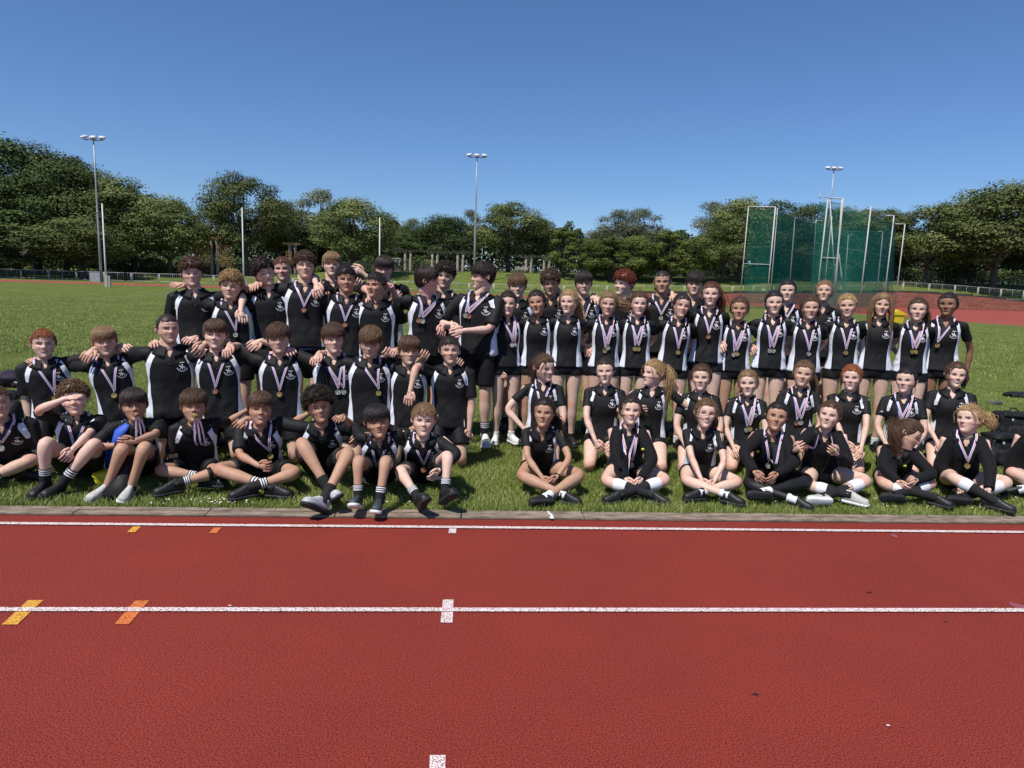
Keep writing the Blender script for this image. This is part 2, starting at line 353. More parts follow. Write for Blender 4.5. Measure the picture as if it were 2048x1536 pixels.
# ------------------------------------------------------------------ hair, in head units; skull ellipsoid
EC = V3(0, .02, .06); ER = V3(.368, .448, .452)
def elp(d, off): return EC + d*ER*(1+off)[..., None]
def dirs(n, zmin, seed):
    r = np.random.default_rng(seed); k = np.arange(n)+.5; z = 1-(1-zmin)*k/n; th = k*2.399963+r.normal(0, .2, n)
    z = np.clip(z+r.normal(0, .02, n), -.95, .999); q = np.sqrt(1-z*z); return np.stack([q*np.cos(th), q*np.sin(th), z], -1)
def hairline(d, lo=0., front=.42):
    """True where scalp grows hair; d unit directions (y<0 front)"""
    x, y, z = d[..., 0], d[..., 1], d[..., 2]; fr = -y
    lim = np.where(fr > .55, front-.30*x*x, np.where(fr > .15, -.12+(front+.12)*((fr-.15)/.4)**1.6, -.12))
    lim = np.where(fr < 0, np.maximum(-.75, lo+(fr)*1.1), lim); return z - lim
def vol(z, top): t = np.clip((z-.02)/.62, 0, 1); return top*t*t*(3-2*t)
def shell(mb, off, seed, front=.42, lo=0., k=1., m=0, bias=.5, rag=.05, top=0.):
    zs = np.sin(np.linspace(-np.pi/2*.62, np.pi/2, 26)); a = np.linspace(-np.pi, np.pi, 49)[:-1]
    Z, A = np.meshgrid(zs, a, indexing='ij'); q = np.sqrt(np.maximum(0, 1-Z*Z)); d = np.stack([q*np.sin(A), -q*np.cos(A), Z], -1)
    h = hairline(d, lo, front) + rag*np.sin(A*17+seed)*np.sin(A*7.3+2*seed); r = np.random.default_rng(seed)
    t = np.clip(h/.16, -.35, 1); nz = r.normal(0, 1, h.shape)*off*.13*k; off = off+vol(Z, top)
    o = np.where(t > 0, off*np.minimum(1, t**.5)+nz*(t > .5), t*.15)
    P = elp(d, o + .0); i, j = np.meshgrid(np.arange(Z.shape[0]-1), np.arange(48), indexing='ij'); j2 = (j+1) % 48
    F = np.stack([i*48+j, i*48+j2, (i+1)*48+j2, (i+1)*48+j], -1).reshape(-1, 4)
    keep = (t.ravel()[F].max(1) > -.05); mb.add(P, F[keep], m, np.clip(bias+r.normal(0, .12, P.shape[:2]), 0, 1).ravel())
def locks(mb, d0, flow, L, off0, off1, rad, seed, k=4, M=7, wave=0., droop=0., bias=.5, m=0, top=0., var=(.5, 1.4)):
    """strands along great circles of the skull; d0 (N,3) roots, flow (N,3) tangents, L angle"""
    r = np.random.default_rng(seed); N = len(d0); t = nrm(flow - d0*np.sum(flow*d0, -1, keepdims=True)); L = L*r.uniform(.75, 1.2, N)
    s = np.linspace(0, 1, M); ang = s[None]*L[:, None]
    side = np.cross(d0, t)
    d = d0[:, None]*np.cos(ang)[..., None] + t[:, None]*np.sin(ang)[..., None]
    if wave: d = d + side[:, None]*(wave*np.sin(s*r.uniform(5, 11, (N, 1))+r.uniform(0, 6, (N, 1)))*s)[..., None]
    off = off0 + (off1-off0)*np.sin(s*np.pi*.8)[None]*r.uniform(*var, (N, 1)) + (vol(d[..., 2], top) if top else 0)
    P = elp(d, off); P[..., 2] -= droop*s**2
    R = rad*np.interp(s, [0, .5, 1], [.8, 1, .12])[None]*r.uniform(.7, 1.3, (N, 1))
    V, F = tubes(P, R, k, flat=.45, ref=nrm(d0)*1.0 if False else side); mb.add(V, F, m, np.repeat(np.clip(bias+r.normal(0, .15, N), 0, 1), M*k))
def curls(mb, n, seed, off, cr, zmin=-.1, front=.36, lo=-.2, tube=.011, bias=.5, turns=1.6, top=.45):
    r = np.random.default_rng(seed); d = dirs(n, zmin, seed); d = d[hairline(d, lo, front) > -.02]; N = len(d)
    hgt = 1-top*(1-np.clip(d[:, 2]*1.25+.15, 0, 1)); o = off*hgt*r.uniform(.35, 1.15, N)
    c = elp(d, o)[:, None]; ax = nrm(r.normal(0, 1, (N, 3)) + d*.5); u = nrm(np.cross(ax, r.normal(0, 1, (N, 3)))); w = np.cross(ax, u)
    s = np.linspace(0, 1, 11); ph = s[None]*turns*2*np.pi + r.uniform(0, 6, (N, 1)); R = cr*r.uniform(.6, 1.3, (N, 1))
    P = c + R[..., None]*(np.cos(ph)[..., None]*u[:, None] + np.sin(ph)[..., None]*w[:, None]) + (s-.5)[None, :, None]*ax[:, None]*cr*1.6
    V, F = tubes(P, tube*np.interp(s, [0, .2, .8, 1], [.4, 1, 1, .3])[None]*r.uniform(.8, 1.3, (N, 1)), 3); mb.add(V, F, 0, np.repeat(np.clip(bias+r.normal(0, .22, N), 0, 1), 33))
def strandset(mb, path, n, seed, spread, rad, wave=.0, taper=.25, bias=.5, curl=0.):
    """bundle of strands along a path (M,3)"""
    r = np.random.default_rng(seed); path = np.asarray(path, float); M = len(path); s = np.linspace(0, 1, M)
    q = r.normal(0, 1, (n, 3)); env = np.interp(s, [0, .12, .55, 1], [.25, .8, 1, .55])
    P = path[None] + q[:, None]*(spread*env)[None, :, None] + wave*np.sin(s[None]*r.uniform(4, 10, (n, 1))+r.uniform(0, 6, (n, 1)))[..., None]*r.normal(0, 1, (n, 1, 3))*s[None, :, None]
    if curl: P += curl*np.stack([np.sin(s*22+r.uniform(0, 6, (n, 1))), np.cos(s*22+r.uniform(0, 6, (n, 1))), 0*s[None]+0*q[:, :1]], -1)*s[None, :, None]**.5
    cut = r.uniform(.7, 1., (n, 1)); ti = s[None]*cut
    idx = ti*(M-1); i0 = np.clip(idx.astype(int), 0, M-2); fr = (idx-i0)[..., None]; rows = np.arange(n)[:, None]
    P = P[rows, i0]*(1-fr)+P[rows, i0+1]*fr
    R = rad*np.interp(s, [0, .3, .8, 1], [.8, 1, .7, taper*.4])[None]*r.uniform(.6, 1.4, (n, 1))
    V, F = tubes(P, R, 4, flat=.5); mb.add(V, F, 0, np.repeat(np.clip(bias+r.normal(0, .2, n), 0, 1), M*4))
def hair(o, seed):
    """all in head units; tails may use o['down'] = world-down in head frame"""
    mb = MB(); st = o['hair']; dn = o['down']; ln = o.get('hl', 1.); r = np.random.default_rng(seed)
    crown = nrm(V3(.12, .45, 1.))
    def radial(d, sw=0.): f = d-crown; return f + sw*np.cross(d, V3(0, 0, 1))*1.
    if st == 'buzz':
        shell(mb, .035, seed, front=.46, lo=-.15, k=1.2); d = dirs(700, -.3, seed); d = d[hairline(d, -.2, .47) > .0]; locks(mb, d, radial(d), .05, .02, .05, .008, seed, 3, 3)
    elif st == 'crop':
        shell(mb, .06, seed, front=.42, lo=-.1); d = dirs(1300, -.2, seed); d = d[hairline(d, -.05, .44) > 0]
        locks(mb, d, radial(d), .17, .04, .09, .009, seed, 4, 5, wave=.03)
    elif st == 'spike':
        shell(mb, .05, seed, front=.40, lo=-.1, top=.10); d = dirs(1000, .0, seed); d = d[hairline(d, 0, .4) > 0]
        locks(mb, d, radial(d)*.5+V3(.2, -.6, 0), .22, .055, .10, .011, seed, 4, 6, wave=.03, top=.10, var=(.8, 1.5))
    elif st in ('fringe', 'side', 'messy'):
        tv = .13 if st != 'messy' else .17; shell(mb, .055, seed, front=.42, lo=-.3, top=tv); d = dirs(1700, -.25, seed); d = d[hairline(d, -.15, .42) > 0]
        sw = {'fringe': .15, 'side': o.get('sweep', .9), 'messy': .3}[st]; up = d[:, 2] > .42
        if st == 'messy': fl = radial(d, sw)+r.normal(0, .5, d.shape)
        else: fl = radial(d, sw)
        d1 = d[~up]; wv_ = .10 if st == 'messy' else .02
        locks(mb, d1, fl[~up], .24, .055, .075, .010, seed, 4, 6, wave=.015, top=tv, var=(.8, 1.2))
        d2 = d[up]; locks(mb, d2, fl[up], .55*ln, .060, .085 if st != 'messy' else .12, .0125, seed+1, 4, 8, wave=wv_*.8, top=tv, var=(.8, 1.25 if st != 'messy' else 1.6))
        fz = r.uniform(.46, .66, 150); fx = r.uniform(-.62, .62, 150); d3 = nrm(np.stack([fx, -np.sqrt(np.clip(1-fx**2-fz**2, .01, 1)), fz], -1))
        locks(mb, d3, V3(0, -.25, -1)+V3(sw*.8, 0, 0)+r.normal(0, .18, d3.shape), (.30*o.get('fr', 1.)), .075, .12, .0125, seed+2, 4, 7, wave=wv_*.8, top=tv, var=(.8, 1.3))
    elif st in ('curly', 'bigcurly', 'wavy'):
        off, n, cr, tb = {'curly': (.36, 720, .042, .0095), 'bigcurly': (.50, 1050, .038, .009), 'wavy': (.26, 700, .055, .011)}[st]
        tp_ = .45 if st == 'bigcurly' else .8
        shell(mb, .07, seed, front=.42, lo=-.25, k=1.6, top=off*.60*o.get('hv', 1.)); curls(mb, n, seed, off*o.get('hv', 1.), cr, zmin=-.1 if st == 'bigcurly' else .0, front=o.get('front', .43 if st == 'wavy' else .37), lo=.0, tube=tb, turns=1.2 if st == 'wavy' else 1.8, top=tp_)
        if st != 'wavy': curls(mb, n//3, seed+5, off*.5*o.get('hv', 1.), cr, front=.36, tube=tb, top=tp_)
    elif st == 'afro':
        shell(mb, .13, seed, front=.40, lo=-.15, k=1.0); curls(mb, 900, seed, .17, .018, front=.38, lo=-.2, tube=.009, turns=1.2)
    else:                                   # long hair: pulled back (tail, bun, braid) or loose
        shell(mb, .10, seed, front=.53, lo=-.45, k=.9, rag=.05); d = dirs(900, -.5, seed); d = d[hairline(d, -.4, .53) > -.01]
        tie = nrm(V3(o.get('tx', 0), .85, o.get('tz', .25)))
        if st == 'loose' or o.get('half'):
            part = V3(0, 0, 0)+np.stack([np.sign(d[:, 0]+.02)*1.2, d[:, 1]*.2+.12, -.3-0*d[:, 0]], -1); fl = part
            locks(mb, d, fl, .8, .07, .11, .018, seed, 4, 8, wave=.02)
        else:
            locks(mb, d, tie[None]-d+r.normal(0, .09, d.shape), .55, .09, .125 if not o.get('slick') else .105, .014, seed, 4, 7, var=(.85, 1.15), wave=.03 if not o.get('slick') else .012)
            if not o.get('slick'):          # stray hairs
                d4 = d[r.integers(0, len(d), 60)]; locks(mb, d4, tie-d4+r.normal(0, .6, d4.shape), .5, .09, .26, .006, seed+3, 3, 7, wave=.12)
                for s_ in (-1, 1):
                    q0 = np.array([s_*.16, -.33, .33]); strandset(mb, smoothpath([q0, q0+V3(s_*.17, -.03, -.12), q0+V3(s_*.22, .04, -.36), q0+V3(s_*.2, .03, -.36-r.uniform(.1, .3))], 5), 7, seed+60+s_, .012, .009, wave=.03)
        tp = EC+tie*ER*1.08; L = o.get('tl', 1.3)
        if st in ('tail', 'braid'):
            sd = o.get('ts', 1)             # side the tail falls to, 0 behind
            blow = np.array(o.get('blow', (0., 0., 0.)))
            end = tp + dn*L + V3(sd*.42, -.10 if sd else .1, 0) + blow
            mid1 = tp + V3(sd*.22, .12, .02) + blow*.2 + dn*.18; mid2 = tp + V3(sd*.42, -.02 if sd else .1, 0) + dn*L*.45 + blow*.55
            path = smoothpath([tp, mid1, mid2, end], 6)
            if st == 'braid':
                s = np.linspace(0, 1, 60); P = np.stack([np.interp(s, arclen(path), path[:, i]) for i in range(3)], -1); tt = nrm(np.gradient(P, axis=0)); uu = nrm(np.cross(tt, V3(0, 1, 0))); ww = np.cross(tt, uu)
                for k in range(3):
                    ph = s*2*np.pi*6+k*2.094; add_tube(mb, P+uu*(.055*np.cos(ph))[:, None]+ww*(.03*np.sin(2*ph))[:, None], .045*np.interp(s, [0, .8, 1], [1, .8, .5]), 6, 0, .5)
                strandset(mb, path, 30, seed+9, .04, .010)
            else:
                strandset(mb, path, int(o.get('tn', 90)*2.2), seed+9, o.get('tw', .075), .0125, wave=.03*o.get('wv', 1), curl=o.get('curl', 0))
        elif st == 'bun':
            b = tp + tie*.1
            for k in range(46):
                ax = nrm(r.normal(0, 1, 3)); u = nrm(np.cross(ax, V3(.3, .2, 1))); w = np.cross(ax, u); ph = np.linspace(0, 5, 10)
                add_tube(mb, b+.105*r.uniform(.75, 1.1)*(np.cos(ph)[:, None]*u+np.sin(ph)[:, None]*w), .022, 4, 0, np.clip(r.normal(.5, .2), 0, 1), caps=False)
        elif st == 'loose' or o.get('half'):
            for s_ in (-1, 1):
                for j in range(7):
                    y0 = -.22+.085*j; A = V3(s_*.04, y0*.6, .535); B_ = V3(s_*.345, y0-.04, .25); C_ = V3(s_*.415, y0-.03, -.08); e = C_ + dn*(L*.8)*r.uniform(.9, 1.1) + V3(s_*.05*(j < 3), -.12+.03*j, 0)
                    strandset(mb, smoothpath([A, B_, C_, C_+dn*.4+V3(s_*.03, -.04, 0), e], 6), 80, seed+20+j+7*s_, .042, .012, wave=.02)
            st0 = EC+V3(0, .36, 0); strandset(mb, smoothpath([st0, st0+dn*.5+V3(0, .05, 0), st0+dn*L], 6), 70, seed+50, .12, .024)
    return mb
# ------------------------------------------------------------------ the setting: field, track, kerb, bank
def zf(x): return np.interp(x, [-60, -10, 12, 36, 62, 73, 80, 100], [.1, .25, .35, 1.05, 2.0, 1.7, 1.15, .8])
def zt(x): return np.interp(x, [-70, -35, -18, 5, 40, 80], [1., 1.6, 2.6, 3.2, 3.4, 4.0])
def ground_z(x, y):
    x, y = np.asarray(x, float), np.asarray(y, float); a = np.clip((y-88.5)/5.5, 0, 1)*zf(x); b = np.clip((y-95)/18, 0, 1); b = b*b*(3-2*b)
    return a + b*(zt(x)-zf(x)) + np.clip((y-116)/60, 0, 1)*1.5
def grass_mat():
    m = bpy.data.materials.new('grass_field'); m.use_nodes = True; nt = m.node_tree; b = nt.nodes["Principled BSDF"]; lk = nt.links.new
    tc = node(nt, "ShaderNodeTexCoord"); n1 = node(nt, "ShaderNodeTexNoise"); n1.inputs["Scale"].default_value = 26; n1.inputs["Detail"].default_value = 8; n1.inputs["Roughness"].default_value = .75
    mp = node(nt, "ShaderNodeMapping"); mp.inputs["Scale"].default_value = (1, .55, 1); lk(tc.outputs['Object'], mp.inputs[0]); lk(mp.outputs[0], n1.inputs[0])
    n2 = node(nt, "ShaderNodeTexNoise"); n2.inputs["Scale"].default_value = .5; n2.inputs["Detail"].default_value = 8; lk(tc.outputs['Object'], n2.inputs[0])
    n4 = node(nt, "ShaderNodeTexNoise"); n4.inputs["Scale"].default_value = 3.2; n4.inputs["Detail"].default_value = 5; lk(mp.outputs[0], n4.inputs[0])
    r1 = ramp(nt, [(.28, (.045, .058, .012)), (.5, (.118, .150, .033)), (.72, (.22, .245, .07))], n1.outputs[0])
    r2 = ramp(nt, [(.3, (.78, .82, .8)), (.7, (1.18, 1.14, 1.1))], n2.outputs[0]); r4 = ramp(nt, [(.3, (.74, .76, .76)), (.7, (1.24, 1.2, 1.12))], n4.outputs[0])
    mx = node(nt, "ShaderNodeMix", data_type='RGBA', blend_type='MULTIPLY'); mx.inputs[0].default_value = 1; lk(r1.outputs[0], mx.inputs[6]); lk(r2.outputs[0], mx.inputs[7])
    mx2 = node(nt, "ShaderNodeMix", data_type='RGBA', blend_type='MULTIPLY'); mx2.inputs[0].default_value = 1; lk(mx.outputs[2], mx2.inputs[6]); lk(r4.outputs[0], mx2.inputs[7])
    lk(mx2.outputs[2], b.inputs["Base Color"]); b.inputs["Roughness"].default_value = .9; b.inputs["Specular IOR Level"].default_value = .15
    bp = node(nt, "ShaderNodeBump"); bp.inputs["Strength"].default_value = .8; bp.inputs["Distance"].default_value = .05; lk(n1.outputs[0], bp.inputs["Height"]); lk(bp.outputs[0], b.inputs["Normal"]); return m
def track_mat(name, dark, mid, lite, scale=150, blotch=(.88, 1.08)):
    m = bpy.data.materials.new(name); m.use_nodes = True; nt = m.node_tree; b = nt.nodes["Principled BSDF"]; lk = nt.links.new
    tc = node(nt, "ShaderNodeTexCoord"); n1 = node(nt, "ShaderNodeTexNoise"); n1.inputs["Scale"].default_value = scale; n1.inputs["Detail"].default_value = 2.5; n1.inputs["Roughness"].default_value = .75; lk(tc.outputs['Object'], n1.inputs[0])
    n2 = node(nt, "ShaderNodeTexNoise"); n2.inputs["Scale"].default_value = .9; n2.inputs["Detail"].default_value = 7; n2.inputs["Roughness"].default_value = .65; lk(tc.outputs['Object'], n2.inputs[0])
    r1 = ramp(nt, [(.38, dark), (.46, mid), (.64, lite)], n1.outputs[0]); r2 = ramp(nt, [(.3, (blotch[0],)*3), (.7, (blotch[1],)*3)], n2.outputs[0])
    mx = node(nt, "ShaderNodeMix", data_type='RGBA', blend_type='MULTIPLY'); mx.inputs[0].default_value = 1; lk(r1.outputs[0], mx.inputs[6]); lk(r2.outputs[0], mx.inputs[7]); lk(mx.outputs[2], b.inputs["Base Color"])
    b.inputs["Roughness"].default_value = .8; b.inputs["Specular IOR Level"].default_value = .25
    bp = node(nt, "ShaderNodeBump"); bp.inputs["Strength"].default_value = .7; bp.inputs["Distance"].default_value = .006; lk(n1.outputs[0], bp.inputs["Height"]); lk(bp.outputs[0], b.inputs["Normal"]); return m
def paint_mat(name, col, base=(.2, .03, .02), cover=.475):
    m = bpy.data.materials.new(name); m.use_nodes = True; nt = m.node_tree; b = nt.nodes["Principled BSDF"]; lk = nt.links.new
    tc = node(nt, "ShaderNodeTexCoord"); n1 = node(nt, "ShaderNodeTexNoise"); n1.inputs["Scale"].default_value = 190; n1.inputs["Detail"].default_value = 3; lk(tc.outputs['Object'], n1.inputs[0])
    r = ramp(nt, [(cover-.05, base), (cover+.02, col)], n1.outputs[0]); lk(r.outputs[0], b.inputs["Base Color"]); b.inputs["Roughness"].default_value = .75
    bp = node(nt, "ShaderNodeBump"); bp.inputs["Strength"].default_value = .5; bp.inputs["Distance"].default_value = .005; lk(n1.outputs[0], bp.inputs["Height"]); lk(bp.outputs[0], b.inputs["Normal"]); return m
M_GRASS = grass_mat()
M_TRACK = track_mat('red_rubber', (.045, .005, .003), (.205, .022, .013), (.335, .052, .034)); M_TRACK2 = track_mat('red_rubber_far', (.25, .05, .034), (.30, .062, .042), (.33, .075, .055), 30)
M_EMB = track_mat('red_brown_bank', (.07, .03, .018), (.15, .045, .028), (.22, .075, .05), 3.5, (.7, 1.3))
MW = paint_mat('line_white', (.80, .72, .68)); MY_ = paint_mat('line_yellow', (.78, .42, .035)); MO = paint_mat('line_orange', (.72, .20, .035)); MBL = paint_mat('chalk_blue', (.22, .08, .16), (.27, .05, .035), .53)
KY0, KY1 = 4.80, 4.955
def grid(name, xs, ys, zfun, m, kind='structure', z0=0.):
    Xg, Yg = np.meshgrid(xs, ys, indexing='ij'); Z = zfun(Xg, Yg)+z0; r, c = Xg.shape; i, j = np.meshgrid(np.arange(r-1), np.arange(c-1), indexing='ij')
    F = np.stack([i*c+j, (i+1)*c+j, (i+1)*c+j+1, i*c+j+1], -1).reshape(-1, 4); mb = MB(); mb.add(np.stack([Xg, Yg, Z], -1), F); o = mb.build(name, [m]); return tag(o, kind=kind)
g0 = grid('ground', np.concatenate([[-900, -400, -220], np.arange(-150, 151, 5), [220, 400, 900]]), np.concatenate([[-30, 0, KY1-.01], np.arange(10, 88, 6), np.arange(88.5, 122, 1.5), [130, 150, 180, 240, 400, 1200]]), lambda x, y: ground_z(x, y)-.008*(y < 5), M_GRASS)
tag(g0, 'sunlit green sports field rising to a low bank under the trees')
def sheet(name, pts, z, m, label=None, kind='structure'):
    mb = MB(); mb.add([(p[0], p[1], z) for p in pts], [list(range(len(pts)))]); o = mb.build(name, [m], smooth=False); return tag(o, label, kind=kind)
sheet('running_track', [(-30, -30), (30, -30), (30, KY0), (-30, KY0)], .0, M_TRACK, 'red rubber running track with white lane lines in the foreground')
for i, y in enumerate((4.612, 3.392, 2.06)): sheet('lane_line', [(-25, y-.021), (25, y-.021), (25, y+.021), (-25, y+.021)], .008, MW)
def quad_px(name, pts, m, z=.004): sheet(name, [tuple(onz(x, y, z)[:2]) for x, y in pts], z, m)
quad_px('yellow_lane_mark', ((3, 1249), (34, 1249), (87, 1200), (56, 1200)), MY_); quad_px('orange_lane_mark', ((229, 1248), (258, 1248), (299, 1201), (270, 1201)), MO)
quad_px('yellow_lane_mark', ((254, 1064), (270, 1064), (282, 1053), (266, 1053)), MY_); quad_px('orange_lane_mark', ((418, 1066), (433, 1066), (443, 1055), (428, 1055)), MO)
quad_px('white_lane_mark', ((881, 1245), (905, 1245), (907, 1199), (886, 1199)), MW); quad_px('white_lane_mark', ((897, 1066), (912, 1066), (913, 1052), (899, 1052)), MW); quad_px('white_lane_mark', ((856, 1580), (890, 1580), (891, 1510), (860, 1510)), MW)
quad_px('chalk_smudge', ((1784, 1073), (1797, 1077), (1792, 1069), (1780, 1067)), MBL); quad_px('chalk_smudge', ((2020, 1210), (2048, 1224), (2052, 1212), (2018, 1203)), MBL)
for px, py, s_ in ((1776, 1453, .011), (460, 1213, .010)):
    a = onz(px, py); sheet('litter_speck', [(a[0]+s_*math.cos(t)*random.uniform(.6, 1.2), a[1]+s_*.7*math.sin(t)*random.uniform(.5, 1.2)) for t in np.arange(0, 6.2, 1.05)], .006, M_SOLW)
for px, py, s_ in ((1739, 1186, .016), (1510, 1390, .012), (1890, 1245, .010)):
    a = onz(px, py); sheet('dark_scuff', [(a[0]+s_*1.6*math.cos(t)*random.uniform(.6, 1.2), a[1]+s_*.5*math.sin(t)*random.uniform(.5, 1.2)) for t in np.arange(0, 6.2, 1.05)], .006, mat('scuff', (.05, .02, .015), .9))
# kerb: concrete edging stones
mkerb = bpy.data.materials.new('kerb_concrete'); mkerb.use_nodes = True; nt = mkerb.node_tree; b = nt.nodes["Principled BSDF"]
tc = node(nt, "ShaderNodeTexCoord"); n1 = node(nt, "ShaderNodeTexNoise"); n1.inputs["Scale"].default_value = 14; n1.inputs["Detail"].default_value = 8; n1.inputs["Roughness"].default_value = .7
mp = node(nt, "ShaderNodeMapping"); mp.inputs["Scale"].default_value = (.45, 1.3, 1); nt.links.new(tc.outputs['Object'], mp.inputs[0]); nt.links.new(mp.outputs[0], n1.inputs[0])
r1 = ramp(nt, [(.3, (.06, .052, .03)), (.42, (.16, .125, .085)), (.55, (.27, .205, .155)), (.72, (.36, .29, .23))], n1.outputs[0]); nt.links.new(r1.outputs[0], b.inputs["Base Color"]); b.inputs["Roughness"].default_value = .9
bp = node(nt, "ShaderNodeBump"); bp.inputs["Strength"].default_value = .9; bp.inputs["Distance"].default_value = .01; nt.links.new(n1.outputs[0], bp.inputs["Height"]); nt.links.new(bp.outputs[0], b.inputs["Normal"])
mb = MB(); x = -7.3
while x < 9:
    L = .91; 
    for (y0, y1) in ((KY0, KY0+.085), (KY0+.088, KY1)):
        add_box(mb, (x+L/2+random.uniform(-.003, .003), (y0+y1)/2, -.04+random.uniform(-.002, .003)), (L/2-.004, (y1-y0)/2-.001, .052))
    x += L
o = mb.build('kerb', [mkerb], smooth=False); tag(o, 'weathered concrete edging between the red track and the grass', kind='structure')
sheet('kerb_joint', [(-12, KY0-.01), (12, KY0-.01), (12, KY1), (-12, KY1)], .002, mat('joint_soil', (.03, .025, .015), .95), 'dark soil in the joints of the kerb')
mb = MB(); q0 = onz(1100, 1030)
pp_ = [(0, -.03, .012), (-.002, 0, .016), (.006, .04, .009), (-.004, .075, .013), (-.012, .11, .006), (-.01, .135, .011)]
mb.add([(q0[0]+x+s_*w, KY0+y, .019) for x, y, w in pp_ for s_ in (-1, 1)], [[2*k, 2*k+1, 2*k+3, 2*k+2] for k in range(5)])
tag(mb.build('paint_streak', [M_SOLW], smooth=False), kind='structure')
# far side of the track, and the bend on the right
def poly_px(pts, z): return [tuple(onz(x, y, z)[:2]) for x, y in pts]
far = [(-160, 78.3), (-60, 78.3), (0, 78.3), (22, 77), (30, 70), (33.5, 52), (34, 43), (34.5, 38), (42, 36), (150, 36), (150, 88.4), (-160, 88.4)]
mb = MB(); zz = .005; P = [(p[0], p[1], zz) for p in far]
import mathutils
tri = mathutils.geometry.tessellate_polygon([[Vector(p) for p in P]]); mb.add(P, np.array(tri)); o = mb.build('far_running_track', [M_TRACK2], smooth=False); tag(o, 'far straight and bend of the red running track', kind='structure')
for i in range(5):
    y = 79.6+i*1.5; sheet('far_lane_line', [(-120, y), (20, y), (20, y+.05), (-120, y+.05)], .012, MW)
mb = MB(); t = np.linspace(.0, 1.25, 30)
grid('red_embankment', np.linspace(22, 150, 40), np.linspace(88.4, 94.2, 6), lambda x, y: ground_z(x, y), M_EMB, z0=.03)
mb = MB()
for i in range(26): x0 = 22+i*5; za = float(zf(x0+2.5)); add_box(mb, (x0+2.5, 94.5, za+.02), (2.48, .2, .30))
tag(mb.build('embankment_kerb', [mat('dark_stone', (.05, .048, .042), .9, noise_amt=.3, noise_scale=3)], smooth=False), 'low dark stone edge above the red embankment at the right', 'kerb')
# painted touchline curve on the field
mb = MB(); pts = [onz(x, y) for x, y in ((-80, 590), (60, 596), (160, 597), (250, 593), (330, 588), (420, 580))]; pts = smoothpath(pts, 6)
d_ = nrm(np.gradient(pts, axis=0)); sd = np.cross(d_, V3(0, 0, 1)); V = np.stack([pts+sd*.05+V3(0, 0, .012), pts-sd*.05+V3(0, 0, .012)], 1); i_ = np.arange(len(pts)-1); mb.add(V, np.stack([i_*2, i_*2+1, i_*2+3, i_*2+2], -1)); tag(mb.build('pitch_line', [mat('chalk', (.30, .36, .22), .9)]), kind='structure')

# ------------------------------------------------------------------ grass blades and daisies near the group
def blade_mat():
    m = bpy.data.materials.new('grass_blades'); m.use_nodes = True; nt = m.node_tree; b = nt.nodes["Principled BSDF"]
    at = node(nt, "ShaderNodeAttribute", attribute_name='v'); r = ramp(nt, [(0, (.085, .115, .02)), (.5, (.225, .275, .062)), (.85, (.38, .42, .13)), (1, (.56, .52, .27))], at.outputs['Fac'])
    nt.links.new(r.outputs[0], b.inputs["Base Color"]); b.inputs["Roughness"].default_value = .55; b.inputs["Specular IOR Level"].default_value = .3
    return m
def blades(name, n, xr, yr, h, w, label, dens=None, edge=None):
    r = np.random.default_rng(len(name)+n); x = r.uniform(*xr, n); y = yr[0]+(yr[1]-yr[0])*r.uniform(0, 1, n)**(dens or 1.)
    keep = (np.abs(x-y*.067) < y*.80+.3)&((r.uniform(0, 1, n) < 1.4*(1-(y-yr[0])/(yr[1]-yr[0]))**.8)|(yr[1]-yr[0] < 1)); x, y = x[keep], y[keep]; n = len(x)
    cl = np.array([noise.noise(Vector((a_*2.2, b_*2.2, 0))) for a_, b_ in zip(x, y)]); H = h*r.uniform(.45, 1.25, n)*(1+.5*cl)
    th = r.uniform(0, 2*np.pi, n); u = np.stack([np.cos(th), np.sin(th), 0*th], -1); lean = r.normal(0, .45, (n, 2)); P = np.stack([x, y, 0*x], -1); ww = (w*r.uniform(.6, 1.3, n))[:, None]
    ln = np.stack([lean[:, 0], lean[:, 1], 0*x], -1)
    m1 = P + V3(0, 0, 1)*(H*.6)[:, None] + ln*(H*.35)[:, None]; tp = P + V3(0, 0, 1)*(H)[:, None] + ln*(H*.95)[:, None]
    V = np.stack([P-u*ww, P+u*ww, m1+u*ww*.7, m1-u*ww*.7, tp], 1).reshape(-1, 3); b_ = np.arange(n)*5
    mb = MB(); mb.add(V, np.stack([b_, b_+1, b_+2, b_+3], -1), 0, np.repeat(np.clip(r.normal(.45, .2, n)+.3*cl, 0, 1), 5)); mb.F.append((np.stack([b_+3, b_+2, b_+4], -1), 0))
    o = mb.build(name, [M_BLADE], attr='v', smooth=False); return tag(o, label, kind='stuff')
M_BLADE = blade_mat()
blades('grass', 400000, (-6.2, 7.2), (KY1+.005, 9.5), .033, .002, 'short green grass the group sits and kneels on', 1.15)
blades('longer_grass', 8000, (-5, 5.6), (KY1-.02, KY1+.16), .055, .0022, 'longer grass tufts along the concrete kerb')
blades('field_grass', 330000, (-16, 18), (7.0, 22.), .032, .003, 'mown grass of the field behind the group', 1.3)
blades('distant_grass', 230000, (-36, 40), (14, 48.), .045, .008, 'mown grass farther out on the field', 1.3)
mb = MB(); r = np.random.default_rng(3); spots = []
for cx, cy_, n, sx, sy in ((430, 1009, 60, 45, 5), (1780, 1005, 70, 110, 6), (1900, 1018, 20, 60, 4), (20, 1003, 10, 20, 3), (700, 1013, 14, 80, 3), (1350, 700, 0, 1, 1)):
    for _ in range(n): spots.append(onz(cx+r.normal(0, sx), cy_+r.normal(0, sy)))
for _ in range(420): spots.append(V3(r.uniform(-12, 13), 5.2+r.uniform(0, 1)**1.3*18, 0))
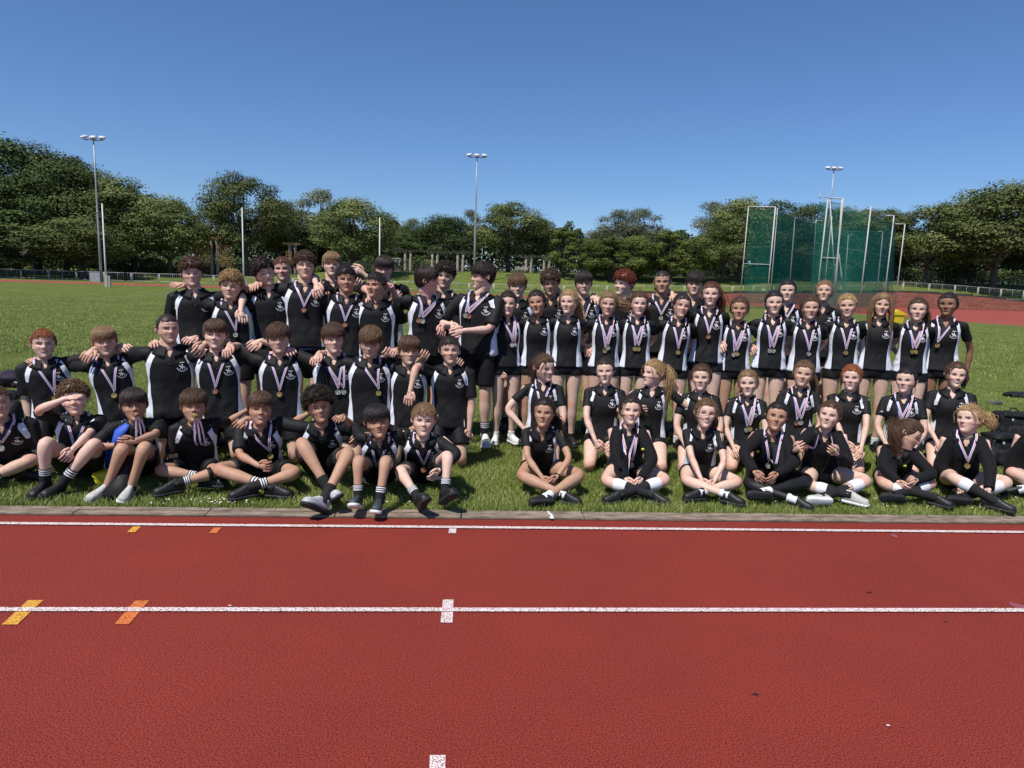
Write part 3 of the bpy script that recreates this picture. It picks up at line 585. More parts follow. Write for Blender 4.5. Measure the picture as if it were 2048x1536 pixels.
for p in spots:
    if p[1] < KY1+.02: continue
    R = .0045+.0003*p[1]; z = .033; th = np.arange(7)/7*2*np.pi; tl = r.normal(0, .3, 2); mb.add(np.stack([p[0]+R*np.cos(th), p[1]+R*np.sin(th), z+R*(tl[0]*np.cos(th)+tl[1]*np.sin(th))+0*th], -1), [list(range(7))])
tag(mb.build('daisies', [mat('daisy_white', (.72, .72, .62), .8)]), 'tiny white daisies scattered in the grass', kind='stuff')
# ------------------------------------------------------------------ trees
def leaf_mat(name, lo, mid, hi):
    m = bpy.data.materials.new(name); m.use_nodes = True; nt = m.node_tree; b = nt.nodes["Principled BSDF"]
    at = node(nt, "ShaderNodeAttribute", attribute_name='v'); r = ramp(nt, [(0, lo), (.5, mid), (1, hi)], at.outputs['Fac']); oi = node(nt, "ShaderNodeObjectInfo")
    mr = node(nt, "ShaderNodeMapRange", i1=0., i2=1., i3=.78, i4=1.22); nt.links.new(oi.outputs['Random'], mr.inputs[0]); sc = node(nt, "ShaderNodeVectorMath", operation='SCALE')
    nt.links.new(r.outputs[0], sc.inputs[0]); nt.links.new(mr.outputs[0], sc.inputs["Scale"]); nt.links.new(sc.outputs[0], b.inputs["Base Color"])
    b.inputs["Roughness"].default_value = .7; b.inputs["Specular IOR Level"].default_value = .15; return m
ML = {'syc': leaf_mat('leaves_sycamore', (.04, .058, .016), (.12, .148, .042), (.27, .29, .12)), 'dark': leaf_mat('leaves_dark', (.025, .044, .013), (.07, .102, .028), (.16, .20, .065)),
      'pop': leaf_mat('leaves_poplar', (.07, .085, .045), (.16, .18, .10), (.32, .34, .23)), 'hedge': leaf_mat('leaves_hedge', (.035, .052, .011), (.095, .122, .026), (.18, .20, .055))}
M_BARK = mat('bark', (.075, .06, .045), .9, noise_amt=.4, noise_scale=3, bump=.8, bump_scale=8)
def make_tree(seed, H, Rr, kind, cr0=.22, leaf=.26, dens=1., shape='round', lumps=46, n_per=420):
    """returns (crown mesh, trunk mesh) in metres, base at origin"""
    r = np.random.default_rng(seed); zc = H*(cr0+(1-cr0)*.5); hz = H*(1-cr0)*.5; C = []
    for i in range(lumps):
        while True:
            q = r.uniform(-1, 1, 3); d = np.linalg.norm(q)
            if .3 < d < 1: break
        if r.uniform() < .75: q = q/d*r.uniform(.68, 1.)
        if shape == 'cone': w = 1.0-.75*(q[2]*.5+.5); q[0] *= w*1.25; q[1] *= w*1.25
        elif shape == 'col': q[0] *= .9; q[1] *= .9
        else: k_ = 1.-.25*max(q[2], 0); q[0] *= k_; q[1] *= k_
        C.append((q[0]*Rr, q[1]*Rr, zc+q[2]*hz, r.uniform(.22, .40)*min(Rr, hz)*(1. if shape != 'cone' else .7)))
    V = []; A = []
    for cx, cy_, cz, cr_ in C:
        n = int(n_per*dens*(cr_/(.3*min(Rr, hz)))**2); d = nrm(r.normal(0, 1, (n, 3))); d[:, 2] = np.abs(d[:, 2])*r.choice([1, 1, 1, -.6], n); d = nrm(d)
        rad = cr_*r.uniform(.55, 1.12, n); rad *= 1+.22*np.sin(d[:, 0]*6+cx)*np.sin(d[:, 1]*5+cz)+.15*np.sin(d[:, 2]*11)
        P = np.array([cx, cy_, cz])+d*rad[:, None]*np.array([1.15, 1.15, .72]); s = leaf*r.uniform(.55, 1.35, n)
        nm = nrm(d*.9+r.normal(0, .36, (n, 3))+V3(0, 0, .35)); u = nrm(np.cross(nm, r.normal(0, 1, (n, 3)))); w = np.cross(nm, u)
        V.append(np.stack([P-u*s[:, None]*.5, P-w*s[:, None]*.32+nm*s[:, None]*.08, P+u*s[:, None]*.5, P+w*s[:, None]*.32+nm*s[:, None]*.08], 1).reshape(-1, 3)); A.append(np.repeat(np.clip(r.normal(.42, .10, n)+r.normal(0, .16), 0, 1), 4))
    V = np.concatenate(V); n = len(V)//4; b = np.arange(n)*4; mb = MB(); mb.add(V, np.stack([b, b+1, b+2, b+3], -1), 0, np.concatenate(A))
    tb = MB(); tr = H*.018+.08; path = np.array([[0, 0, -.4], [.05, 0, H*cr0*.5], [.1*r.normal(), .1, H*cr0], [.4*r.normal(), .3*r.normal(), zc], [.3*r.normal(), 0, zc+hz*.6]]); add_tube(tb, smoothpath(path, 4), np.linspace(tr*1.3, tr*.25, len(smoothpath(path, 4))), 9)
    for cx, cy_, cz, cr_ in C[:20]:
        s0 = np.array([0, 0, H*cr0*r.uniform(.75, 1.5)]); e = np.array([cx, cy_, cz]); mid = (s0+e)/2+V3(0, 0, -.06*H)+V3(*(r.normal(0, .2, 3))); add_tube(tb, smoothpath([s0, mid, e], 4), np.linspace(tr*.55, .04, len(smoothpath([s0, mid, e], 4))), 6, caps=False)
    return mb, tb
PROTO = {}
SPEC = {'a': (11, 15, 6.2, 'syc', .24), 'b': (12, 14, 5.6, 'syc', .25), 'c': (13, 16, 6.8, 'dark', .14), 'd': (14, 13, 5.5, 'dark', .2), 'e': (15, 15, 6., 'pop', .28), 'f': (16, 9, 3.6, 'hedge', .10), 'g': (17, 9.5, 3.2, 'hedge', .08), 'h': (18, 15, 5.2, 'syc', .3)}
TREES = [  # px of centre, top py, half width px, distance, proto, label
 (-25, 283, 120, 108, 'c', 'dense dark tree at the far left edge, tallest of the tree line'), (60, 300, 95, 112, 'a', 'tall broad tree right beside the tallest dark one at the far left'),
 (120, 330, 80, 106, 'c', 'dark-leaved tree left of the nearest floodlight mast'), (155, 322, 40, 128, 'e', 'thin pale tree top poking above the dark trees near the left floodlight mast'), (195, 352, 85, 108, 'b', 'sycamore directly behind the left floodlight mast'),
 (262, 375, 75, 110, 'a', 'sycamore just right of the left floodlight mast'), (335, 400, 62, 106, 'b', 'lower rounded sycamore ending the left tree group'), (30, 425, 95, 98, 'd', 'low spreading dark tree in front of the far-left trees'), (160, 440, 70, 98, 'b', 'low olive-leaved tree in front of the left tree group'),
 (422, 405, 42, 112, 'h', 'small open-crowned tree left of the tall tree behind the curly-haired boys'), (488, 342, 66, 108, 'a', 'tall irregular tree behind the curly-haired boys'), (550, 392, 42, 114, 'h', 'slender tree leaning off the right side of the tall irregular tree'), (640, 383, 58, 124, 'e', 'greyish tall crown behind the round sycamore in the middle-left'),
 (705, 402, 72, 106, 'b', 'round sycamore beside the third white post'), (600, 440, 60, 120, 'd', 'dark low tree between the tall irregular tree and the grey crown'), (780, 455, 50, 126, 'd', 'dark tree right of the third white post'), (822, 440, 32, 140, 'e', 'small pale tree above the pergola'),
 (885, 433, 68, 132, 'syl', 'broad smooth-topped tree behind the pergola'), (945, 424, 30, 136, 'e', 'pale tree top just left of the middle floodlight mast'), (1020, 404, 68, 119, 'a', 'open-crowned tree right of the middle floodlight mast'), (1075, 430, 40, 120, 'h', 'olive tree side by side with the open-crowned one, on its right'),
 (1130, 452, 44, 108, 'g', 'pointed conical tree in the middle of the tree line'), (1192, 474, 40, 108, 'f', 'rounded low tree right of the conical tree'), (1232, 424, 50, 122, 'e', 'left of the two tall grey-leaved poplars'), (1290, 421, 50, 122, 'e', 'right of the two tall grey-leaved poplars'),
 (1225, 470, 46, 106, 'g', 'bushy olive tree before the left grey poplar'), (1280, 468, 48, 107, 'f', 'bushy olive tree before the right grey poplar'), (1340, 458, 46, 106, 'g', 'bushy olive tree just right of the grey poplars'), (1390, 470, 44, 106, 'f', 'low bushy tree behind the boy with shaved hair'),
 (1436, 409, 46, 116, 'e', 'greyish tree left of the hammer cage'), (1490, 402, 62, 108, 'b', 'tree behind the left netting of the hammer cage'), (1455, 440, 46, 106, 'a', 'pale-tipped low tree directly left of the cage\'s first post'), (1560, 406, 58, 118, 'd', 'dark crown seen through the left half of the green netting'),
 (1620, 415, 56, 110, 'c', 'tree behind the tall gate posts of the cage'), (1690, 420, 55, 112, 'b', 'tree seen through the right half of the green netting'), (1750, 412, 52, 114, 'h', 'tree behind the right posts of the cage'), (1800, 430, 55, 116, 'd', 'dark tree just right of the cage'),
 (1868, 407, 78, 108, 'a', 'large sycamore right of the hammer cage'), (1935, 430, 55, 118, 'c', 'dark tree between the large sycamore and the right edge tree'), (2010, 374, 82, 104, 'b', 'tall sycamore at the right edge of the photo'), (2090, 370, 80, 108, 'c', 'dark tree cut off by the right edge')]
def proto(k, lab):
    if k == 'syl': s = (21, 14, 6.5, 'dark', .1); shape = 'round'
    else: s = SPEC[k]; shape = 'cone' if k == 'g' else 'round'
    cm, tm = make_tree(s[0], s[1], s[2], s[3], s[4], shape=shape, leaf=.31 if s[3] != 'hedge' else .23, dens=1. if s[3] != 'pop' else .9, lumps=48 if s[3] != 'pop' else 40)
    root = empty('tree', (0, 0, 0)); cm.build('crown', [ML[s[3]]], root, attr='v', smooth=False); tm.build('trunk', [M_BARK], root); PROTO[k] = (root, s, False); return root
for i, (px, py, hw, Yd, k, lab) in enumerate(TREES):
    if k not in PROTO: proto(k, lab)
    root, s, used = PROTO[k]; p = atY(px, py, Yd); zb = float(ground_z(p[0], Yd)); Ht_ = (p[2]-zb)*1.0; wx = hw/FPX*np.linalg.norm(p[:2])/s[2]; rz = random.uniform(0, 6.28)
    sc = (wx, wx, Ht_/(s[1]*1.01))
    if not used: root.location = (p[0], Yd, zb); root.scale = sc; root.rotation_euler = (0, 0, rz); tag(root, lab, 'tree', 'trees beyond the field'); PROTO[k] = (root, s, True)
    else: dup(root, (p[0], Yd, zb), rz, sc, label=lab, cat='tree', group='trees beyond the field')
# dark undergrowth and far wood filling the gaps below the crowns
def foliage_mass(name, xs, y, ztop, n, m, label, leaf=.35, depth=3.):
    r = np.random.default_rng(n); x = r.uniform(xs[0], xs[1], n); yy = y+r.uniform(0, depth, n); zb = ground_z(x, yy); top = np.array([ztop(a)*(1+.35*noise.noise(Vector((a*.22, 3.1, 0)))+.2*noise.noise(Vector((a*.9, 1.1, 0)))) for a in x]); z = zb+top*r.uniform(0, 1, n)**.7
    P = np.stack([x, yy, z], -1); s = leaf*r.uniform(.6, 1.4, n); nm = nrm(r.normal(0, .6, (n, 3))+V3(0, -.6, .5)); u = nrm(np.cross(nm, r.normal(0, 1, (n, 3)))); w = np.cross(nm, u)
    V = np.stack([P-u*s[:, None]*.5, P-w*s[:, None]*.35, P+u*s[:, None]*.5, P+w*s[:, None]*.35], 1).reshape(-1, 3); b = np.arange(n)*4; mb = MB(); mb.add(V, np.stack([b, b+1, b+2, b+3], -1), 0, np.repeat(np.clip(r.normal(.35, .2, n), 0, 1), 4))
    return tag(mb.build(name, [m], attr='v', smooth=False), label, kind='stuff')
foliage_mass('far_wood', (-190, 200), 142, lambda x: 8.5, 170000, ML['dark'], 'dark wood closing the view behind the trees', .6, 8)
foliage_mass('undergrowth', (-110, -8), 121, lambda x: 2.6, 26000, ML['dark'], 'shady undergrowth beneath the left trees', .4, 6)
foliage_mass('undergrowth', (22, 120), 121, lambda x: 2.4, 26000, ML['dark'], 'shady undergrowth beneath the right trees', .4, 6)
foliage_mass('nettles', (-56, -24), 111, lambda x: .9, 6000, ML['syc'], 'rough sunlit weeds along the bank below the left trees', .3, 4)
# bushes
for k, (px, Yb, R_, lab) in enumerate([(310, 112, 1.7, 'round green bush on the bank at the left'), (965, 115, 1.3, 'small bush right of the middle floodlight mast'), (420, 112, 1.2, 'low bush in front of the trellis'), (860, 119, 1.5, 'bright green bush inside the pergola')]):
    p = atY(px, 540, Yb); r = np.random.default_rng(k); n = 1500; d = nrm(r.normal(0, 1, (n, 3))); zb = float(ground_z(p[0], Yb)); P = d*R_*r.uniform(.6, 1.05, (n, 1))*V3(1.1, 1, .8)+V3(p[0], Yb, zb+R_*.6); s = .26*r.uniform(.6, 1.3, (n, 1)); nm = nrm(d+r.normal(0, .5, (n, 3))); u = nrm(np.cross(nm, r.normal(0, 1, (n, 3)))); w = np.cross(nm, u)
    V = np.stack([P-u*s*.5, P-w*s*.35, P+u*s*.5, P+w*s*.35], 1).reshape(-1, 3); b = np.arange(n)*4; mb = MB(); mb.add(V, np.stack([b, b+1, b+2, b+3], -1), 0, np.repeat(np.clip(r.normal(.6, .2, n), 0, 1), 4)); tag(mb.build('bush', [ML['syc']], origin=(p[0], Yb, zb), attr='v', smooth=False), lab, 'bush')

# ------------------------------------------------------------------ masts, posts, fences
M_GALV = mat('galvanised', (.36, .38, .39), .5, .35, noise_amt=.12, noise_scale=2); M_GALVD = mat('galvanised_dull', (.26, .26, .27), .6, .3); M_PW = mat('post_white', (.66, .66, .64), .55); M_LAMP = mat('lamp_housing', (.62, .63, .62), .45)
M_RAIL = mat('railing', (.55, .56, .53), .6, 0); M_DARKF = mat('dark_paling', (.03, .032, .032), .7); M_CONC = mat('concrete_pale', (.34, .30, .24), .85, noise_amt=.25, noise_scale=2); M_WOOD = mat('pergola_wood', (.36, .19, .075), .8, noise_amt=.25, noise_scale=5); M_WOODD = mat('pergola_wood_dark', (.06, .05, .035), .85)
def mast(px_t, py_t, Yd, lab, dirx):
    p = atY(px_t, py_t, Yd); zb = float(ground_z(p[0], Yd)); H = p[2]-zb; root = empty('floodlight_mast', (p[0], Yd, zb), label=lab, cat='floodlight mast', group='floodlight masts round the field'); o = V3(p[0], Yd, zb)
    m = MB(); add_tube(m, o+np.array([[0, 0, -.2], [0, 0, H*.35], [0, 0, H*.7], [0, 0, H]]), [.17, .135, .10, .07], 12); add_tube(m, o+np.array([[0, 0, H*.5-.1], [0, 0, H*.5+.1]]), .15, 12); m.build('pole', [M_GALV], root, o)
    m = MB(); add_tube(m, o+np.array([[-1.15, 0, H+.02], [1.15, 0, H+.02]]), .07, 8); add_tube(m, o+np.array([[0, -.5, H+.02], [0, .6, H+.02]]), .06, 8); m.build('crossarm', [M_GALVD], root, o+V3(0, 0, H))
    for sx, ang in ((-1.05, -.6), (0, 0), (1.05, .4)):
        c = o+V3(sx*1.05, -.12, H+.36); R_ = rotm(ang, .35, 0); m = MB(); prof = [(-.36, .26, .04), (-.26, .35, .14), (.1, .38, .18), (.34, .34, .13), (.44, .26, .04)]
        rr = []
        for y, w, h in prof: rr.append(np.array([c+R_@V3(w*cx_, y, h*cz_-.05) for cx_, cz_ in ((-1, -.6), (-1, .3), (-.7, 1), (.7, 1), (1, .3), (1, -.6), (.5, -.75), (-.5, -.75))]))
        loft(rr, 0, m); L_ = m.build('lamp_head', [M_LAMP], root, c); m = MB(); add_box(m, c+R_@V3(0, .03, -.19), (.30, .31, .012), R_[:, 0], R_[:, 1], R_[:, 2]); m.build('lamp_glass', [mat_cache2('lamp_glass', (.08, .09, .1), .1)], L_, c)
        m = MB(); add_tube(m, np.array([c+V3(0, 0, -.2), o+V3(sx, 0, H+.03)]), .04, 6); m.build('bracket', [M_GALVD], L_, c)
_m2 = {}
def mat_cache2(n, c, r_):
    if n not in _m2: _m2[n] = mat(n, c, r_)
    return _m2[n]
mast(187, 280, 91, 'tall floodlight mast at the left with three lamp heads, nearest and largest', -1); mast(954, 315, 101, 'floodlight mast in the middle, above the boys\' right end', 0); mast(1668, 340, 110, 'floodlight mast rising behind the hammer cage', 1)
p = onz(193, 566, .2); p = V3(p[0]*91/p[1], 90.4, float(ground_z(p[0], 90.4))); p = atY(192, 556, 90.4); m = MB(); zb = float(ground_z(p[0], 90.4)); add_box(m, (p[0], 90.4, zb+.62), (.62, .3, .62)); add_box(m, (p[0], 90.4, zb+1.27), (.66, .34, .03)); o = m.build('control_cabinet', [M_GALV], origin=(p[0], 90.4, zb), smooth=False); tag(o, 'grey metal cabinet at the foot of the left floodlight mast', 'cabinet')
for px, py, Yd, lab in ((204, 407, 68, 'leftmost white rugby post with a padded base'), (484, 415, 72, 'white rugby post rising between two curly-haired boys'), (759.5, 435, 76, 'white rugby post above the tall boy with dark fringe')):
    p = atY(px, py, Yd); root = empty('rugby_post', (p[0], Yd, 0), label=lab, cat='goal post', group='white rugby posts on the field'); m = MB(); add_tube(m, np.array([[p[0], Yd, -.1], [p[0], Yd, 3], [p[0], Yd, p[2]]]), [.085, .075, .05], 10); m.build('post', [M_PW], root, (p[0], Yd, 0))
    m = MB(); add_box(m, (p[0]+.03, Yd-.02, .55), (.13, .13, .55)); add_box(m, (p[0]+.27, Yd+.02, .53), (.09, .11, .53)); m.build('pad', [mat_cache2('pad_grey', (.40, .39, .34), .8)], root, (p[0], Yd, .5), smooth=False)
# perimeter railing: panels with twin posts
def rail_panel(name, a, b_, hgt, parent):
    m = MB(); a = np.array(a); b_ = np.array(b_); d = b_-a; u = nrm(d); Z = V3(0, 0, 1)
    for q in (0., 1.): pp = a+d*q+u*(.07 if q == 0 else -.07); add_tube(m, np.array([pp-Z*.1, pp+Z*hgt]), .032, 6)
    for hq in (hgt, .14): add_tube(m, np.array([a+u*.07+Z*hq, b_-u*.07+Z*hq]), .022, 5)
    mid = (a+b_)/2; add_tube(m, np.array([mid+Z*.14, mid+Z*hgt]), .014, 5)
    for k in range(1, 14): pp = a+d*k/14; add_tube(m, np.array([pp+Z*.14, pp+Z*hgt]), .0045, 3)
    return m.build(name, [M_RAIL], parent, mid)
def railing(path, lab, hgt=1.05, step=3.4):
    path = [np.array(p, float) for p in path]; root = empty('railing', tuple(path[0]), label=lab, cat='railing', group='low metal railings around the track')
    for a, b_ in zip(path[:-1], path[1:]):
        n = max(1, int(round(np.linalg.norm(b_-a)/step)))
        for i in range(n): rail_panel('panel', a+(b_-a)*i/n, a+(b_-a)*(i+1)/n, hgt, root)
def gz(x, y, dz=0): return (x, y, float(ground_z(x, y))+dz)
railing([gz(-72, 94), gz(-58, 93.5), gz(-44, 93.2), gz(-30, 93)], 'low grey railing along the track at the left', 1.15)
railing([gz(-30, 93.4), gz(-10, 93.6), gz(10, 94), gz(22, 94.5)], 'low grey railing across the middle, behind the boys and girls')
railing([gz(22.3, 95), gz(34, 95), gz(46, 95), gz(56, 95)], 'low railing on the bank seen past the hammer cage')
railing([gz(56.2, 95.1), gz(62, 95.2), gz(70, 95.5), gz(88, 96), gz(100, 96)], 'low railing above the red embankment at the right', 1.5)
# dark paling fences at the foot of the trees
def paling(x0, x1, y, h, lab, lean=False, step=.16, zo=0.):
    root = empty('paling_fence', gz(x0, y), label=lab, cat='fence'); m = MB(); r = np.random.default_rng(int(abs(x0)*10)+3); n = int((x1-x0)/step)
    for k in range(n):
        x = x0+k*step; z = float(ground_z(x, y))+zo; l = r.normal(0, .03)+(.12*math.sin(x*.9) if lean else 0); add_box(m, (x+l*.3, y, z+h/2), (.022, .012, h/2*r.uniform(.93, 1.05)), X=nrm(V3(1, 0, -l)), Z=nrm(V3(l, 0, 1)))
    m.build('palings', [M_DARKF], root, gz(x0, y), smooth=False); m = MB()
    for hq in (.25, .85):
        xs = np.linspace(x0, x1, 24); add_tube(m, np.stack([xs, xs*0+y+.03, ground_z(xs, xs*0+y)+h*hq+zo], -1), .025, 4)
    m.build('rail', [M_DARKF], root, gz(x0, y)); m = MB()
    for x in np.arange(x0, x1+.1, 3.2): add_box(m, (x, y+.06, float(ground_z(x, y))+h*.52+zo), (.05, .05, h*.54))
    m.build('fence_post', [mat_cache2('fence_post', (.10, .09, .075), .8)], root, gz(x0, y), smooth=False)
paling(14, 44, 114.5, 1.75, 'dark leaning paling fence under the bushy olive trees', True); paling(-46, -6, 117, 1.7, 'dark railing fence before the pergola at the left', zo=-.1); paling(46, 100, 118, 2.2, 'dark tall railings under the trees at the right', zo=-.2); paling(-5, 13, 116, 1.6, 'dark railings in front of the stone pillars', zo=-.1)
# pergola: stone pillars in pairs with timber joists
def pergola(pairs, lab, ytop, timber, Yd, x_to=None):
    x0, x1 = pairs[0], pairs[-1]; zb = [float(ground_z(atY(px, 540, Yd)[0], Yd)) for px in pairs]; P0 = atY(pairs[0], 540, Yd); root = empty('pergola', (P0[0], Yd, zb[0]), label=lab, cat='pergola', group='pergola sections under the trees')
    tops = []
    for px, z_ in zip(pairs, zb):
        t = atY(px, ytop+.028*(px-800), Yd)
        for dx in (-.42, .42):
            m = MB(); rr = [.26, .24, .22, .21, .22]; zz_ = np.linspace(z_-.4, t[2]-.2, 5); add_tube(m, np.array([[t[0]+dx, Yd, q] for q in zz_]), rr, 12); add_box(m, (t[0]+dx, Yd, t[2]-.12), (.3, .3, .1)); m.build('pillar', [M_CONC], root, (t[0]+dx, Yd, z_))
        tops.append(t)
    m = MB(); 
    a, b_ = tops[0], tops[-1]; q_ = 1. if len(pairs) > 1 else .45; a = a+V3(-3.2*q_, 0, 0); b_ = b_+V3(2.5*q_, 0, 0); u = nrm(b_-a)
    for dy in (-.25, .3): add_box(m, (a+b_)/2+V3(0, dy, 0), (np.linalg.norm(b_-a)/2, .06, .11), X=u, Z=np.cross(u, V3(0, 1, 0))*1.)
    m.build('beam', [timber], root, tuple(a), smooth=False); m = MB(); n = int(np.linalg.norm(b_-a)/.55)
    for k in range(n): c = a+(b_-a)*(k+.5)/n; add_box(m, c+V3(0, 1.2, .17), (.05, 1.9, .08))
    m.build('joists', [timber], root, tuple(a), smooth=False)
pergola((816, 870, 921), 'pergola of paired stone pillars with brown joists behind the boys\' right half', 501.5, M_WOODD, 114); pergola((1058, 1094), 'last pairs of stone pillars, beside the conical tree', 506, M_WOODD, 114)
pergola((585, ), 'pair of pillars under a bright timber end behind the curly-haired boy', 494, M_WOOD, 108); pergola((428, ), 'pair of pillars between timber trellises behind the tallest boy', 486, M_WOOD, 108)
for px, pw, t_, b_, lab in ((400, 17, 483, 530, 'orange timber trellis left of the pillar pair behind the tallest boy'), (452, 14, 492, 532, 'orange timber trellis right of the pillar pair behind the tallest boy'), (250, 8, 495, 520, 'small orange trellis glimpsed among the left trees'), (578, 5, 503, 536, 'narrow timber trellis left of the pillar pair with bright timber end')):
    a = atY(px-pw, b_, 105.5); c = atY(px+pw, t_, 105.5); m = MB(); n = int((c[0]-a[0])/.3)
    for k in range(n+1): x = a[0]+(c[0]-a[0])*k/n; add_box(m, (x, 105.5, (a[2]+c[2])/2), (.028, .02, (c[2]-a[2])/2))
    n = int((c[2]-a[2])/.3)
    for k in range(n+1): z = a[2]+(c[2]-a[2])*k/n; add_box(m, ((a[0]+c[0])/2, 105.46, z), ((c[0]-a[0])/2, .02, .028))
    tag(m.build('trellis', [M_WOOD], origin=tuple(a), smooth=False), lab, 'trellis')
# bench, poster board, path lamps
p = atY(1043, 545, 113); zb = float(ground_z(p[0], 113)); root = empty('park_bench', (p[0], 113, zb), label='pale park bench on top of the bank behind the standing girls', cat='bench'); m = MB()
for k in range(4): add_box(m, (p[0], 113+.12*k, zb+.46), (1.05, .05, .02))
m.build('seat', [M_CONC], root, (p[0], 113, zb+.45), smooth=False); m = MB()
for k in range(4): add_box(m, (p[0], 113.5, zb+.58+.11*k), (1.05, .02, .045))
m.build('backrest', [M_CONC], root, (p[0], 113.5, zb+.7), smooth=False)
for sx in (-.9, .9): m = MB(); add_box(m, (p[0]+sx, 113.25, zb+.22), (.04, .25, .22)); m.build('leg', [M_DARKF], root, (p[0]+sx, 113, zb), smooth=False)
p = atY(790, 525, 122); zb = float(ground_z(p[0], 122)); m = MB(); add_box(m, (p[0], 122, zb+1.1), (.95, .03, 1.2)); m2 = MB(); root = tag(m.build('poster_board', [mat('poster_pale', (.45, .45, .47), .6)], origin=(p[0], 122, zb), smooth=False), 'pale poster board with pink and dark shapes left of the pergola', 'poster board')
for dx, dz, w, h, c in ((-.4, .3, .2, .35, (.4, .1, .2)), (.2, .1, .3, .3, (.03, .03, .05)), (.4, .75, .25, .15, (.1, .15, .35)), (-.1, -.4, .35, .2, (.35, .12, .12))): q = MB(); add_box(q, (p[0]+dx, 121.94, zb+1.1+dz), (w, .01, h)); q.build('poster_shape', [mat_cache2('ps%g' % dx, c, .6)], root, (p[0]+dx, 121.94, zb+1.1), smooth=False)
for px, pt, Yd in ((633, 500, 117), (965, 492, 126), (1203, 487, 110), (1260, 520, 112)):
    a = atY(px, pt, Yd); zb = float(ground_z(a[0], Yd)); m = MB(); add_tube(m, np.array([[a[0], Yd, zb-.1], [a[0], Yd, a[2]]]), [.07, .045], 8); add_box(m, (a[0], Yd, a[2]+.05), (.12, .12, .1)); tag(m.build('path_lamp', [M_GALVD], origin=(a[0], Yd, zb)), {633: 'thin path lamp behind the boy with the fringe', 965: 'thin path lamp right of the middle floodlight mast', 1203: 'thin path lamp among the bushy trees', 1260: 'short pale post by the leaning paling fence'}[px], 'lamp post')

# ------------------------------------------------------------------ hammer cage
def net_mat():
    m = bpy.data.materials.new('green_netting'); m.use_nodes = True; nt = m.node_tree; b = nt.nodes["Principled BSDF"]; lk = nt.links.new
    tc = node(nt, "ShaderNodeTexCoord"); n1 = node(nt, "ShaderNodeTexNoise"); n1.inputs["Scale"].default_value = .8; n1.inputs["Detail"].default_value = 4; lk(tc.outputs['Object'], n1.inputs[0])
    nt.nodes.remove(b); d = node(nt, "ShaderNodeBsdfDiffuse"); t = node(nt, "ShaderNodeBsdfTranslucent"); d.inputs[0].default_value = (.02, .20, .145, 1); t.inputs[0].default_value = (.025, .30, .21, 1)
    m1 = node(nt, "ShaderNodeMixShader"); m1.inputs[0].default_value = .5; lk(d.outputs[0], m1.inputs[1]); lk(t.outputs[0], m1.inputs[2]); tr = node(nt, "ShaderNodeBsdfTransparent"); m2 = node(nt, "ShaderNodeMixShader")
    mr = node(nt, "ShaderNodeMapRange", i1=.3, i2=.7, i3=.32, i4=.50); lk(n1.outputs[0], mr.inputs[0]); lk(mr.outputs[0], m2.inputs[0]); lk(tr.outputs[0], m2.inputs[1]); lk(m1.outputs[0], m2.inputs[2]); lk(m2.outputs[0], nt.nodes["Material Output"].inputs[0]); return m
M_NET = net_mat(); M_CAGE = mat('cage_steel', (.46, .46, .46), .55, 0)
croot = empty('hammer_cage', (*atY(1640, 600, 66)[:2], 0), label='hammer cage of tall steel posts hung with green netting', cat='hammer cage')
def cpost(gx, gy_Y, tx, ty, r_=.06, name='post', arm=None, z0=None):
    a = atY(gx, 600, gy_Y); a[2] = 0 if z0 is None else z0; t = atY(tx, ty, gy_Y); t[0] = a[0]*.0+t[0]; m = MB(); r_ *= .8; add_tube(m, np.array([a, t]), r_, 8)
    if arm: add_tube(m, np.array([t, t+V3(*arm)]), r_*.8, 6)
    m.build(name, [M_CAGE], croot, a); return a, t
p1 = cpost(1480, 64, 1497, 413); p2 = cpost(1534, 62, 1551, 414, .08); p2b = cpost(1540, 62.3, 1555, 416, .05)
def bar(*tb):
    for a, b_, r_ in tb: m = MB(); add_tube(m, np.array([a, b_]), r_, 6); m.build('crossbar', [M_CAGE], croot, a)
bar((p1[1], p2[1], .06), (p1[0]+(p1[1]-p1[0])*.44, p2[0]+(p2[1]-p2[0])*.44, .03))
pA = cpost(1633, 60, 1656, 396, .08); pB = cpost(1667, 58.5, 1686, 397, .09); pB2 = cpost(1672, 58.4, 1683, 400, .05)
bar((pA[1], pB[1], .06), (pA[1], pA[1]+V3(-.75, 0, .12), .04), (pA[1]+V3(-.75, 0, .35), pA[1]+V3(-.75, 0, -.1), .04), (pA[0]+(pA[1]-pA[0])*.48, pB[0]+(pB[1]-pB[0])*.48, .04))
cpost(1676, 59.2, 1660, 400, .06, 'brace'); cpost(1646, 63, 1664, 432, .06); cpost(1699, 61, 1677, 508, .045, 'brace'); cpost(1690, 60.5, 1679, 508, .045, 'brace')
pC = cpost(1720, 58.0, 1742, 413, .075, arm=(-.1, .4, 0)); pD = cpost(1768, 60, 1788, 431, .07, arm=(-.6, .3, 0)); pE = cpost(1791, 62, 1810, 448, .06, arm=(-.8, .2, 0))
pF = cpost(1577, 74, 1590, 436, .07, arm=(.3, 0, 0)); pG = cpost(1622, 82, 1632, 441, .06, arm=(.9, 0, 0)); pH = cpost(1688, 82, 1697, 470, .06); pI = cpost(1753, 74, 1766, 463, .06, arm=(-.5, 0, 0))
